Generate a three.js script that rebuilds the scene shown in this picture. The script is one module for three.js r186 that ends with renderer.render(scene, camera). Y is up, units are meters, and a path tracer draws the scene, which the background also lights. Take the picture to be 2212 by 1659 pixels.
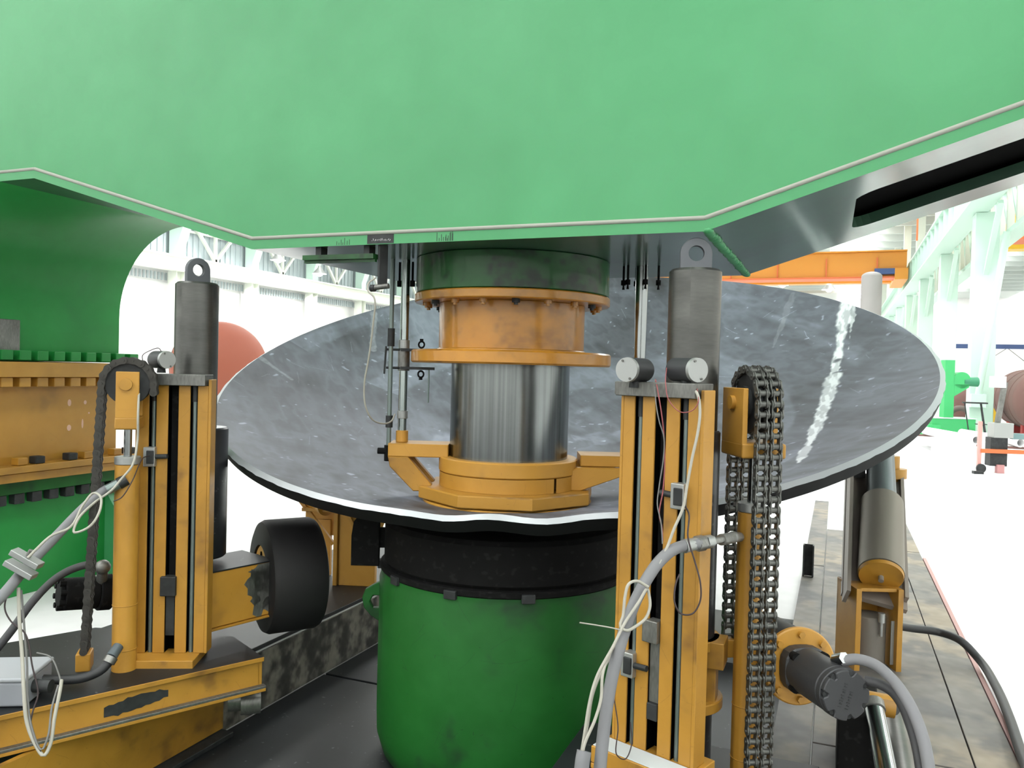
import * as THREE from 'three';
import { RoundedBoxGeometry } from 'three/addons/geometries/RoundedBoxGeometry.js';
import { mergeGeometries, mergeVertices, toCreasedNormals } from 'three/addons/utils/BufferGeometryUtils.js';
import { RectAreaLightUniformsLib } from 'three/addons/lights/RectAreaLightUniformsLib.js';

// ---------------------------------------------------------------- camera, light, exposure
const scene = new THREE.Scene();
scene.background = new THREE.Color(0.9, 0.94, 1.0);
const EYE = new THREE.Vector3(0, 1.6, 0);
const FWD = new THREE.Vector3(-0.37454, -0.01832, -0.92703).normalize();
const UPV = new THREE.Vector3(-0.03113, 0.99949, -0.00718).normalize();
const RGT = new THREE.Vector3().crossVectors(FWD, UPV).normalize();
const camera = new THREE.PerspectiveCamera(2 * Math.atan(829.5 / 1740) * 180 / Math.PI, 2212 / 1659, 0.05, 400);
camera.position.copy(EYE); camera.up.copy(UPV); camera.lookAt(EYE.clone().add(FWD));
const renderer = new THREE.WebGLRenderer();
renderer.toneMapping = THREE.LinearToneMapping;
renderer.toneMappingExposure = 1.0;
renderer.shadowMap.enabled = true;
RectAreaLightUniformsLib.init();
const ROOF = 11.6;
// roof skylight strips run along the hall; each is a glowing panel with an area light just below it
const SKYLIGHTS = [[-27.5, 2.6], [-18, 2.6], [-8.5, 2.6], [1, 2.6], [10.5, 2.6], [20, 2.6]];
const SKY_Z = [[-97, 30], [-62, 30], [-27, 30], [8, 30], [34, 16]];
const SKY_L = 3.7;

// ---------------------------------------------------------------- helpers
const V = (x, y, z) => new THREE.Vector3(x, y, z);
function ray(px, py) { return FWD.clone().addScaledVector(RGT, (px - 1106) / 1740).addScaledVector(UPV, -(py - 829.5) / 1740); }
const atD = (px, py, d) => EYE.clone().addScaledVector(ray(px, py), d);                     // measured point at a given distance
const atY = (px, py, y) => { const r = ray(px, py); return EYE.clone().addScaledVector(r, (y - EYE.y) / r.y); };
const atZ = (px, py, z) => { const r = ray(px, py); return EYE.clone().addScaledVector(r, z / r.z); };
let seed = 12345;
const rnd = () => { seed = (seed * 1664525 + 1013904223) >>> 0; return seed / 4294967296; };
const used = {};
function numbered(n) { const k = used[n] = (used[n] ?? -1) + 1; return k ? n + '_' + String(k).padStart(3, '0') : n; }
function thing(name, label, category, p, turn = 0, group) {
  const o = new THREE.Group(); o.name = numbered(name); scene.add(o);
  if (p) o.position.copy(p); o.rotation.y = turn;
  o.userData = { label, category }; if (group) o.userData.group = group;
  return o;
}
function uvBox(g) {                                                   // uv in metres, by the way each face points
  g = g.index ? g.toNonIndexed() : g;
  const p = g.attributes.position, uv = new Float32Array(p.count * 2);
  const a = V(), b = V(), c = V();
  for (let i = 0; i < p.count; i += 3) {
    a.fromBufferAttribute(p, i); b.fromBufferAttribute(p, i + 1); c.fromBufferAttribute(p, i + 2);
    const n = b.clone().sub(a).cross(c.clone().sub(a)); const ax = Math.abs(n.x), ay = Math.abs(n.y), az = Math.abs(n.z);
    for (let k = 0; k < 3; k++) {
      const q = [a, b, c][k]; let u, v;
      if (ay >= ax && ay >= az) { u = q.x; v = q.z; } else if (ax >= az) { u = q.z; v = q.y; } else { u = q.x; v = q.y; }
      uv[(i + k) * 2] = u; uv[(i + k) * 2 + 1] = v;
    }
  }
  g.setAttribute('uv', new THREE.BufferAttribute(uv, 2));
  for (const k of Object.keys(g.attributes)) if (!['position', 'normal', 'uv'].includes(k)) g.deleteAttribute(k);
  return g;
}
function join(gs) { gs = Array.isArray(gs) ? gs.flat() : [gs]; gs = gs.map(uvBox); return gs.length > 1 ? mergeGeometries(gs) : gs[0]; }
function part(name, gs, m, parent, label) {
  const o = new THREE.Mesh(join(gs), m); o.name = name; o.castShadow = o.receiveShadow = true;
  if (label) o.userData.label = label;
  parent.add(o); return o;
}
function single(name, label, category, gs, m, group) {               // a thing that is one mesh
  const o = part(numbered(name), gs, m, scene); o.userData = { label, category }; if (group) o.userData.group = group; return o;
}
function struct(name, gs, m, label) {
  const o = part(name, gs, m, scene); o.userData = { kind: 'structure' }; if (label) { o.userData.label = label; } return o;
}
// geometries
const box = (x0, x1, y0, y1, z0, z1) => new THREE.BoxGeometry(x1 - x0, y1 - y0, z1 - z0).translate((x0 + x1) / 2, (y0 + y1) / 2, (z0 + z1) / 2);
const rbox = (x0, x1, y0, y1, z0, z1, r = 0.004) => new RoundedBoxGeometry(x1 - x0, y1 - y0, z1 - z0, 1, Math.min(r, (x1 - x0) / 2.1, (y1 - y0) / 2.1, (z1 - z0) / 2.1)).translate((x0 + x1) / 2, (y0 + y1) / 2, (z0 + z1) / 2);
function rod(a, b, r, r2 = r, seg = 20) {
  const d = b.clone().sub(a), L = d.length();
  return new THREE.CylinderGeometry(r2, r, L, seg).applyQuaternion(new THREE.Quaternion().setFromUnitVectors(V(0, 1, 0), d.normalize())).translate((a.x + b.x) / 2, (a.y + b.y) / 2, (a.z + b.z) / 2);
}
function bar(a, b, w, h, up = V(0, 1, 0)) {                           // rectangular bar between two points
  const d = b.clone().sub(a), L = d.length(); const z = d.clone().normalize(), x = new THREE.Vector3().crossVectors(up, z).normalize(), y = new THREE.Vector3().crossVectors(z, x);
  return new THREE.BoxGeometry(w, h, L).applyMatrix4(new THREE.Matrix4().makeBasis(x, y, z)).translate((a.x + b.x) / 2, (a.y + b.y) / 2, (a.z + b.z) / 2);
}
function lathe(pts, seg = 64) { return new THREE.LatheGeometry(pts.map(p => new THREE.Vector2(p[0], p[1])), seg); }
function ring(r0, r1, y0, y1, c = 0.006, seg = 72) { return toCreasedNormals(lathe([[r0, y0], [r1 - c, y0], [r1, y0 + c], [r1, y1 - c], [r1 - c, y1], [r0, y1], [r0, y0]], seg), 0.6); }
function tube(pts, r, n = 8, closed = false) { const c = new THREE.CatmullRomCurve3(pts, closed, 'centripetal'); return new THREE.TubeGeometry(c, Math.max(8, pts.length * 9), r, n, closed); }
function prism(pts, z0, z1, holes, bevel = 0) {                       // xy outline pushed along z
  const s = new THREE.Shape(pts.map(p => new THREE.Vector2(p[0], p[1])));
  for (const h of holes || []) s.holes.push(h.isPath ? h : new THREE.Path(h.map(p => new THREE.Vector2(p[0], p[1]))));
  return new THREE.ExtrudeGeometry(s, { depth: z1 - z0 - 2 * bevel, bevelEnabled: bevel > 0, bevelThickness: bevel, bevelSize: bevel, bevelOffset: -bevel, bevelSegments: 1, curveSegments: 16 }).translate(0, 0, z0 + bevel);
}
function hexBolt(r, h, seg = 6) { return new THREE.CylinderGeometry(r, r, h, seg); }
const circlePath = (x, y, r) => { const p = new THREE.Path(); p.absarc(x, y, r, 0, Math.PI * 2, true); p.isPath = true; return p; };

// ---------------------------------------------------------------- textures
const PERM = new Uint8Array(512); { const t = [...Array(256).keys()]; for (let i = 255; i > 0; i--) { const j = Math.floor(rnd() * (i + 1)); [t[i], t[j]] = [t[j], t[i]]; } for (let i = 0; i < 512; i++) PERM[i] = t[i & 255]; }
function vn(x, y, per) {                                              // value noise that repeats every `per`
  const xi = Math.floor(x), yi = Math.floor(y), fx = x - xi, fy = y - yi, u = fx * fx * (3 - 2 * fx), v = fy * fy * (3 - 2 * fy);
  const w = (a) => ((a % per) + per) % per, h = (a, b) => PERM[(PERM[w(a) & 255] + w(b)) & 255] / 255;
  const a = h(xi, yi), b = h(xi + 1, yi), c = h(xi, yi + 1), d = h(xi + 1, yi + 1);
  return a + (b - a) * u + (c - a) * v + (a - b - c + d) * u * v;
}
function fbm(u, v, f, oct = 4, sx = 1, sy = 1) { let s = 0, a = 0.5, t = 0; for (let o = 0; o < oct; o++) { s += a * vn(u * f * sx + o * 17, v * f * sy + o * 31, f * Math.max(sx, sy)); t += a; a *= 0.5; f *= 2; } return s / t; }
const clamp = (x, a = 0, b = 1) => Math.min(b, Math.max(a, x));
const sstep = (a, b, x) => { const t = clamp((x - a) / (b - a)); return t * t * (3 - 2 * t); };
const mix = (a, b, t) => a.map((x, i) => x + (b[i] - x) * t);
function tex(n, metres, fn, data = false) {
  const d = new Uint8Array(n * n * 4);
  for (let j = 0; j < n; j++) for (let i = 0; i < n; i++) { const c = fn(i / n, j / n), k = (j * n + i) * 4; d[k] = clamp(c[0], 0, 255); d[k + 1] = clamp(c[1], 0, 255); d[k + 2] = clamp(c[2], 0, 255); d[k + 3] = 255; }
  const t = new THREE.DataTexture(d, n, n); t.magFilter = THREE.LinearFilter; t.minFilter = THREE.LinearMipmapLinearFilter; t.generateMipmaps = true; t.wrapS = t.wrapT = THREE.RepeatWrapping;
  if (!data) t.colorSpace = THREE.SRGBColorSpace; t.repeat.set(1 / metres, 1 / metres); t.needsUpdate = true; return t;
}
function scratches(n, count, len, seedv) {                            // a mask of thin scratches, wraps round
  let s = seedv; const r = () => { s = (s * 1664525 + 1013904223) >>> 0; return s / 4294967296; };
  const m = new Float32Array(n * n);
  for (let k = 0; k < count; k++) { let x = r() * n, y = r() * n; const an = r() * 6.28, L = len * (0.3 + r()), st = 0.3 + 0.7 * r(); let a = an; for (let t = 0; t < L; t++) { a += (r() - 0.5) * 0.1; x += Math.cos(a); y += Math.sin(a); m[(((y | 0) % n + n) % n) * n + (((x | 0) % n + n) % n)] = st; } }
  return (u, v) => m[((v * n) | 0) * n + ((u * n) | 0)];
}
function paintTex(base, dirt, amt, m = 1.6, chip) {
  const sc = scratches(512, 60, 40, 77), bl = scratches(512, 90, 5, 991);
  return tex(512, m, (u, v) => {
    const n1 = fbm(u, v, 4, 4), n2 = fbm(u + 0.3, v + 0.7, 16, 3), n3 = fbm(u + 0.1, v, 6, 4, 1, 3);
    let c = mix(base, base.map(x => x * (1 - 0.16 * amt)), sstep(0.35, 0.7, n1));
    c = mix(c, dirt, amt * sstep(0.52, 0.74, n1 * 0.55 + n2 * 0.3 + n3 * 0.15));
    c = mix(c, dirt, 0.7 * amt * (sc(u, v) * 0.6 + bl(u, v)));
    if (chip) c = mix(c, chip, sstep(0.71, 0.73, fbm(u + 0.5, v + 0.2, 12, 4)));
    const g = (n2 - 0.5) * 10; return c.map(x => x + g);
  });
}
const T = {
  green: paintTex([66, 150, 94], [56, 136, 84], 0.2, 3.1),
  greenDirtyShaded: paintTex([25, 92, 33], [16, 36, 22], 0.7, 1.3),  // grime, with shade around the pedestal also put into the base green
  yellow: paintTex([176, 128, 44], [92, 62, 26], 0.6, 0.9),
  yellowClean: paintTex([186, 136, 50], [124, 86, 34], 0.4, 1.1),
  dark: tex(256, 0.5, (u, v) => { const n = fbm(u, v, 6, 4), k = fbm(u + 0.4, v, 24, 2); const g = 44 + 26 * (n - 0.5) + 16 * (k - 0.5); return [g, g + 2, g + 3]; }),
  black: tex(256, 0.5, (u, v) => { const n = fbm(u, v, 6, 4), k = fbm(u + 0.4, v, 24, 2); const g = 13 + 8 * (n - 0.5) + 16 * sstep(0.68, 0.8, k); return [g, g, g]; }),
  steel: tex(256, 0.6, (u, v) => { const n = fbm(u, v, 4, 4), k = fbm(u, v, 32, 2, 4, 1); const g = 120 + 50 * (n - 0.5) + 26 * (k - 0.5); return [g, g, g - 4]; }),
  pipe: tex(256, 0.7, (u, v) => { const n = fbm(u, v, 4, 4, 1, 2), k = fbm(u, v, 32, 2, 1, 4); const g = 90 + 34 * (n - 0.5) + 8 * (k - 0.5); return [g, g, g * 0.97]; }),
  wrap: tex(512, 0.6, (u, v) => { const n = fbm(u, v, 8, 4), k = fbm(u + 0.2, v + 0.6, 40, 2); const g = 40 + 30 * (n - 0.5) + 60 * sstep(0.68, 0.85, k * 0.7 + n * 0.3); return [g, g + 1, g + 4]; }),
  concrete: tex(512, 5, (u, v) => { const n = fbm(u, v, 4, 5), k = fbm(u, v, 48, 2); const g = 226 + 18 * (n - 0.5) + 10 * (k - 0.5); return [g, g, g]; }),
  plate: tex(512, 2.4, (u, v) => { const n = fbm(u, v, 4, 5), k = fbm(u + 0.5, v + 0.1, 40, 2), s = fbm(u + 0.2, v + 0.3, 10, 5); let c = mix([112, 108, 102], [140, 128, 110], sstep(0.4, 0.62, n)); c = mix(c, [78, 78, 80], 0.6 * sstep(0.5, 0.7, s)); const g = 22 * (k - 0.5); return c.map(x => x + g); }),
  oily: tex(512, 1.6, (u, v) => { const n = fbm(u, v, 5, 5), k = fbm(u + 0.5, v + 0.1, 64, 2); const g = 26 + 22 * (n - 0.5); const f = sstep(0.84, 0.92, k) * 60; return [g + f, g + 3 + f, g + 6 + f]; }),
  pitwall: tex(512, 1.2, (u, v) => { const n = fbm(u, v, 5, 5, 3, 1), k = fbm(u + 0.5, v + 0.1, 20, 3); let c = mix([52, 51, 47], [112, 108, 98], sstep(0.38, 0.66, n * 0.6 + k * 0.4)); const g = 46 * (k - 0.5); return c.map(x => x + g); }),
  wall: tex(256, 6, (u, v) => { const n = fbm(u, v, 4, 4); const g = 226 + 10 * (n - 0.5); return [g, g, g - 2]; }),
};
function M(color, o = {}) { const m = new THREE.MeshPhysicalMaterial({ roughness: 0.6, metalness: 0, ...o }); if (color) m.color.set(color); return m; }
const mat = {
  green: M(null, { map: T.green, roughness: 0.5, clearcoat: 0.2, clearcoatRoughness: 0.3 }),
  greenSoffitShaded: M(null, { map: paintTex([36, 76, 54], [24, 50, 38], 0.5, 1.7), roughness: 0.45, clearcoat: 0.75, clearcoatRoughness: 0.13 }),  // darker beam green: oil film, with underside shade put into the colour
  greenColumn: M(null, { map: paintTex([36, 142, 64], [28, 108, 52], 0.4, 2.1), roughness: 0.5, clearcoat: 0.2, clearcoatRoughness: 0.2, specularIntensity: 0.6 }),
  greenDirtyShaded: M(null, { map: T.greenDirtyShaded, roughness: 0.55, specularIntensity: 0.6 }),
  greenOil: M(null, { map: paintTex([30, 84, 38], [10, 20, 14], 0.95, 0.8), roughness: 0.45, clearcoat: 0.3, clearcoatRoughness: 0.1, specularIntensity: 0.6 }),
  yellow: M(null, { map: T.yellow, roughness: 0.5, clearcoat: 0.15, clearcoatRoughness: 0.35 }),
  yellowClean: M(null, { map: T.yellowClean, roughness: 0.5, clearcoat: 0.15, clearcoatRoughness: 0.35 }),
  yellowOil: M(null, { map: paintTex([188, 128, 34], [108, 70, 22], 0.6, 0.7), roughness: 0.4, clearcoat: 0.45, clearcoatRoughness: 0.12 }),
  dark: M(null, { map: T.dark, roughness: 0.6, metalness: 0.2 }),
  black: M(null, { map: T.black, roughness: 0.85, specularIntensity: 0.4 }),
  rubber: M('#191819', { roughness: 0.7 }),
  steel: M(null, { map: T.steel, roughness: 0.42, metalness: 0.6 }),
  pipe: M(null, { map: T.pipe, roughness: 0.34, metalness: 0.75 }),
  chrome: M('#9da1a1', { roughness: 0.2, metalness: 1 }),
  piston: M('#a2a6a6', { roughness: 0.24, metalness: 1, map: tex(512, 1, (u, v) => { const k = fbm(u, v * 0.02, 24, 3, 4, 1), n = fbm(u, v, 6, 4); const g = 205 + 60 * (k - 0.5) + 20 * (n - 0.5); return [g, g + 1, g]; }) }),  // colour streaks in the map imitate reflected bands on the chrome
  rod: M('#9fa8a6', { roughness: 0.2, metalness: 1 }),
  rodDark: M('#76827f', { roughness: 0.35, metalness: 0.6 }),
  wrap: M(null, { map: T.wrap, roughness: 0.35 }),
  weld: M('#989a90', { roughness: 0.7 }),
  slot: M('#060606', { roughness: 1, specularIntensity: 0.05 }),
  chain: M('#62635f', { roughness: 0.36, metalness: 0.6 }),
  chainDirty: M('#3f3d39', { roughness: 0.55, metalness: 0.35 }),
  hoseGrey: M('#77777a', { roughness: 0.7 }), hoseDark: M('#3b3b3d', { roughness: 0.6 }), hoseBlack: M('#232426', { roughness: 0.5 }),
  wireWhite: M('#a29f94', { roughness: 0.6 }), wireRed: M('#8e4a4c', { roughness: 0.6 }), wireGrey: M('#6a6a68', { roughness: 0.6 }), wireDark: M('#35292b', { roughness: 0.6 }),
  alu: M('#a3a5a3', { roughness: 0.45, metalness: 0.7 }), motor: M('#3c3d3f', { roughness: 0.5, metalness: 0.3 }),
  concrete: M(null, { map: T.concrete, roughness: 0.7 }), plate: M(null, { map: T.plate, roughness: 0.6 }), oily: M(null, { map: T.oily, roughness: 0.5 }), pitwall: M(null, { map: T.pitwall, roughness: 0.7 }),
  wall: M(null, { map: T.wall, roughness: 0.8 }), sheet: M('#a9b4b6', { roughness: 0.6 }), mint: M('#bfd9cb', { roughness: 0.55 }), cream: M('#d6dbcf', { roughness: 0.6 }), roof: M('#b9c0bb', { roughness: 0.8 }),
  crane: M('#d08a2c', { roughness: 0.5 }), craneYellow: M('#d9b436', { roughness: 0.5 }), rustVessel: M('#8f4a36', { roughness: 0.55 }), brown: M('#6d4f49', { roughness: 0.7 }),
  glow: M('#ffffff', { emissive: '#ffffff', emissiveIntensity: 5 }), white: M('#dedede', { roughness: 0.6 }), red: M('#a83a38', { roughness: 0.6 }), orange: M('#d0693a', { roughness: 0.6 }), blue: M('#3a4f7c', { roughness: 0.6 }),
};

// ---------------------------------------------------------------- the hall
const PX0 = -2.93, PX1 = -0.22, PZ0 = -5.6, PZ1 = -1.5;
struct('floor', [box(-34, PX0, -0.5, 0, -112, 42), box(PX1, 26, -0.5, 0, -112, 42), box(PX0, PX1, -0.5, 0, -112, PZ0), box(PX0, PX1, -0.5, 0, PZ1, 42)], mat.concrete);
const pitFloor = struct('floor_pit', [box(PX0 - 0.1, PX1 + 0.1, -0.6, -0.36, PZ0 - 0.1, PZ1 + 0.1)], mat.greenDirtyShaded);
for (const [z0, z1] of [[-5.55, -4.22], [-4.2, -2.92]]) part('steel_plate', rbox(PX0 + 0.02, PX1 - 0.02, -0.36, -0.33, z0, z1), mat.oily, pitFloor);
struct('trim_1', [box(PX0 - 0.02, PX0 + 0.012, -0.33, -0.004, PZ0, PZ1)], mat.pitwall);
struct('floor_added_dark', [box(-14, 12, 0.0005, 0.004, -1.29, 24)], mat.oily);  // added dark slab behind the viewer, unseen; cuts light bouncing off the floor
struct('ceiling', [box(-34.4, 26.4, ROOF + 0.1, ROOF + 0.5, -112, 42)], mat.roof);
struct('wall_back', [box(-34.4, 26.4, 0, ROOF + 0.1, -112.4, -112)], mat.wall);
struct('wall_front', [box(-34.4, 26.4, 0, ROOF + 0.1, 42, 42.4)], mat.wall);
struct('wall_right', [box(26, 26.4, 0, ROOF + 0.1, -112, 42)], mat.wall);
struct('wall_left', [box(-34.4, -34, 0, ROOF + 0.1, -112, 42)], mat.wall);
for (const [x, w] of SKYLIGHTS) for (const [z, L] of SKY_Z) {
  const k = SKYLIGHTS.findIndex(s => s[0] === x), d = ['by the siding wall', 'second from the siding wall', 'left of the press', 'just right of the press', 'over the side bay', 'at the far side bay'][k], e = ['at the far end', 'in the far half', 'beyond the press', 'overhead', 'behind the press front'][SKY_Z.findIndex(s => s[0] === z)];
  const g = single('roof_skylight', `long glowing roof skylight strip ${d}, ${e}`, 'skylight', box(x - w / 2, x + w / 2, ROOF + 0.02, ROOF + 0.1, z - L / 2, z + L / 2), mat.glow, 'roof skylight strips');
  const l = new THREE.RectAreaLight('#fdfffb', SKY_L, w, L); l.position.set(x, ROOF - 0.02, z); l.rotation.x = -Math.PI / 2; l.castShadow = true; scene.add(l);
}

// ---------------------------------------------------------------- rail platforms beside the pit
function platform(label, cuts, zs, m) {
  const g = thing('rail_platform', label, 'platform', V(0, 0, 0), 0, 'steel rail platforms beside the pit');
  for (let i = 0; i + 1 < cuts.length; i++) for (let k = 0; k + 1 < zs[i].length; k++)
    part('floor_plate', rbox(cuts[i] + 0.003, cuts[i + 1] - 0.003, 0.001, 0.026 - 0.003 * ((i + k) % 2), zs[i][k + 1] + 0.003, zs[i][k] - 0.003, 0.003), m[(i + k) % m.length], g);
  return g;
}
platform('worn brown steel rail platform on the floor under the tilted jack', [-0.22, -0.055, 0.57, 0.745], [[-1.3, -4.4, -7.2, -11], [-1.3, -3.7, -6.6, -9], [-1.3, -5.2, -8.2, -11]], [mat.plate, mat.plate]);
platform('dark oily rail platform beneath the black roller wheel', [-3.95, -3.45, -2.935], [[-1.3, -4.6, -7], [-1.3, -3.4, -7]], [mat.oily, mat.oily]);
part('kerb_strip', box(0.75, 0.775, 0.001, 0.02, -8, -1.3), M('#b48f8a', { roughness: 0.7 }), scene.children.find(o => o.name === 'rail_platform'));

// ---------------------------------------------------------------- press frame
const ZF = -3.1, ZR = -4.52, YB = 2.14, YA = 2.572, XL = -2.605, XR = -0.484, XA = -4.086, XC = -5.03, RF = 0.66;
const SR = 0.3236, XE = 1.6, YE = YB + SR * (XE - XR), TF = 0.05;
const press = thing('press_machine', 'huge green press frame beam spanning overhead with its bolted column', 'press', V(0, 0, 0));
{
  const web = [[XL, YB + TF], [XR, YB + TF], [XE, YE + TF], [XE, 5.2], [-7.2, 5.2], [-7.2, YA + TF], [XA, YA + TF]];
  part('front_web', prism(web, ZF - 0.07, ZF - 0.012), mat.green, press);
  part('rear_web', prism(web, ZR + 0.012, ZR + 0.07), mat.green, press);
  part('top_plate', box(-7.2, XE, 5.2, 5.28, ZR, ZF), mat.green, press);
  part('end_plate', box(XE - 0.05, XE, YE + TF, 5.2, ZR + 0.07, ZF - 0.07), mat.green, press);
  part('bottom_plate', prism([[XL, YB], [XR, YB], [XR, YB + TF], [XL, YB + TF]], ZR, ZF), mat.greenSoffitShaded, press);
  part('sloped_plate', prism([[XA, YA], [XL, YB], [XL, YB + TF], [XA, YA + TF]], ZR, ZF), mat.green, press);
  // the other slope has a long slot cut through it: built flat, then laid on the slope
  const L = Math.hypot(XE - XR, YE - YB), ux = (XE - XR) / L, uy = (YE - YB) / L;
  const s0 = 0.55, s1 = L + 0.2, z0 = 3.43, z1 = 4.19, hole = [];
  for (let k = 0; k <= 8; k++) { const a = Math.PI * (0.5 + k / 8) ; hole.push([s0 + 0.09 + 0.09 * Math.cos(a), (z0 + z1) / 2 + (Math.sin(a) > 0 ? 1 : -1) * ((z1 - z0) / 2 - 0.09) + 0.09 * Math.sin(a)]); }
  hole.push([L - 0.12, z0], [L - 0.12, z1]);
  const sl = prism([[0, -ZF], [L, -ZF], [L, -ZR], [0, -ZR]], 0, TF, [hole]);
  const bas = new THREE.Matrix4().makeBasis(V(ux, uy, 0), V(0, 0, -1), V(uy, -ux, 0).negate());
  const slm = sl.applyMatrix4(bas).translate(XR, YB, 0);
  part('slotted_plate', slm, mat.greenSoffitShaded, press);
  part('slot_shade_plate', bar(V(XR + 0.3, YB + 0.3 * SR + 0.09, (ZF + ZR) / 2), V(XE - 0.06, YE + 0.06, (ZF + ZR) / 2), 1.24, 0.02), mat.slot, press, 'added black plate that darkens the slot interior');  // added plate; its black stands in for shade inside the slot
  const edge = (x0, y0, x1, y1) => prism([[x0, y0 - 0.001], [x1, y1 - 0.001], [x1, y1 + TF], [x0, y0 + TF]], ZF, ZF + 0.004);
  for (const q of [[-7.2, YA, XA, YA], [XA, YA, XL, YB], [XL, YB, XR, YB], [XR, YB, XE, YE]]) part('flange_edge', edge(...q), mat.green, press);
  part('slot_shade_plate', prism([[XR + 0.3, YB + 0.3 * SR + TF + 0.004], [XE - 0.06, YE - 0.06 * SR + TF + 0.004], [XE - 0.06, YE + 0.2], [XR + 0.3, YB + 0.3 * SR + 0.2]], -4.24, -4.215), mat.slot, press, 'added black rib that darkens the slot interior');  // added rib, black in place of shade at the rear of the slot
  // weld beads along the seam of web and flange, and across the knee of the flange
  const bead = (a, b, r) => rod(a, b, r, r, 8);
  part('weld_bead', [bead(V(-7.2, YA + TF, ZF + 0.001), V(XA, YA + TF, ZF + 0.001), 0.0095), bead(V(XA, YA + TF, ZF + 0.001), V(XL, YB + TF, ZF + 0.001), 0.0095), bead(V(XL, YB + TF, ZF + 0.001), V(XR, YB + TF, ZF + 0.001), 0.0095), bead(V(XR, YB + TF, ZF + 0.001), V(XE, YE + TF, ZF + 0.001), 0.0095)], mat.weld, press, 'pale grey weld seam');
  const kb = []; for (let k = 0; k < 60; k++) { const z = ZF + (ZR - ZF) * (k + 0.5) / 60, s = new THREE.SphereGeometry(0.02, 7, 5).scale(1 + 0.3 * rnd(), 0.7, 1.1); kb.push(s.translate(XR + 0.01 + 0.008 * (rnd() - 0.5), YB + 0.004, z)); }
  part('weld_bead', kb, mat.green, press, 'rough painted weld across the knee of the flange');
  // upper soffit, fillet and column
  part('soffit_plate', box(XC + RF, XA, YA, YA + TF, ZR, ZF), mat.greenSoffitShaded, press);
  const fil = [[XC - 0.05, 1.57], [XC, 1.57]]; const n = 20;
  for (let k = 0; k <= n; k++) { const a = Math.PI * (1 - 0.5 * k / n); fil.push([XC + RF + RF * Math.cos(a), YA - RF + RF * Math.sin(a)]); }
  fil.push([XC + RF, YA + TF], [XC - 0.05, YA + TF]);
  part('column_inner_plate', toCreasedNormals(prism(fil, ZR, ZF), 0.35), mat.greenColumn, press);
  part('column_outer_plate', box(-6.5, XC - 0.05, 1.57, YA + TF, ZR, ZF), mat.greenColumn, press);
  part('name_plate', rbox(XC, XC + 0.012, 1.62, 1.84, -3.72, -3.3), mat.steel, press, 'blank grey steel plate');
  part('stain_patch', box(-1.965, -1.83, YB + 0.002, YB + TF, ZF + 0.003, ZF + 0.0055), mat.dark, press, 'sooty bare patch with faint chalk writing');
  const sw = []; for (let k = 0; k < 13; k++) { const x = -1.94 + k * 0.0075; sw.push(bar(V(x, YB + 0.012 + 0.004 * rnd(), ZF + 0.006), V(x + 0.006 * (rnd() - 0.2), YB + 0.016 + 0.009 * rnd(), ZF + 0.006), 0.0016, 0.001, V(0, 0, 1))); }
  part('chalk_writing', sw, mat.white, press, 'small illegible white chalk scribble');
  const drip = []; for (const [x0, n] of [[-2.13, 7], [-1.62, 8], [-1.58, 4]]) for (let k = 0; k < n; k++) { const x = x0 + k * 0.011 + 0.004 * rnd(); drip.push(box(x, x + 0.0022, YB + 0.002, YB + 0.012 + 0.03 * rnd(), ZF + 0.004, ZF + 0.0048)); }
  part('oil_drips', drip, mat.dark, press, 'thin dark oil runs on the flange edge');
  // bolts at the foot of the upper column
  for (let k = 0; k < 10; k++) part('column_bolt', rbox(XC + 0.03, XC + 0.11, 1.575, 1.64, -3.44 - k * 0.125 - 0.04, -3.44 - k * 0.125 + 0.04, 0.006), mat.greenColumn, press);
}
const spacer = thing('column_spacer', 'yellow bolted spacer block between the two green column sections', 'spacer', V(0, 0, 0));
{
  part('body', rbox(-6.4, XC + 0.0, 0.88, 1.46, ZR + 0.01, ZF), mat.yellowClean, spacer);
  part('top_flange', rbox(-6.5, XC + 0.13, 1.465, 1.565, ZR - 0.12, ZF + 0.1), mat.yellowClean, spacer);
  part('bottom_flange', [rbox(-6.5, XC + 0.13, 0.84, 0.885, ZR - 0.12, ZF + 0.1), rbox(-6.5, XC + 0.11, 0.78, 0.836, ZR - 0.1, ZF + 0.1)], mat.yellowClean, spacer);
  for (let k = 0; k < 10; k++) { const z = -3.44 - k * 0.125; part('nut', rbox(XC + 0.03, XC + 0.11, 1.4, 1.464, z - 0.04, z + 0.04, 0.006), mat.yellowClean, spacer); if (k % 3 !== 1) part('bolt_head', rbox(XC + 0.03, XC + 0.1, 0.886, 0.935, z - 0.035, z + 0.035, 0.006), k % 2 ? mat.dark : mat.yellow, spacer); }
  for (const [px, py, w, h] of [[150, 870, 0.03, 0.05], [184, 869, 0.025, 0.03], [212, 871, 0.02, 0.03], [149, 924, 0.035, 0.045], [178, 915, 0.016, 0.07], [192, 892, 0.014, 0.014]]) {
    const r = ray(px, py), p = EYE.clone().addScaledVector(r, (XC + 0.0005) / r.x);
    part('paint_chip', new THREE.CylinderGeometry(0.5, 0.5, 0.001, 9).rotateZ(Math.PI / 2).scale(1, h, w).translate(XC + 0.0008, p.y, p.z), M('#e2b9a2', { roughness: 0.8 }), spacer);
  }
}
const foot = thing('press_column', 'green lower column section below the yellow spacer', 'column', V(0, 0, 0));
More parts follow.
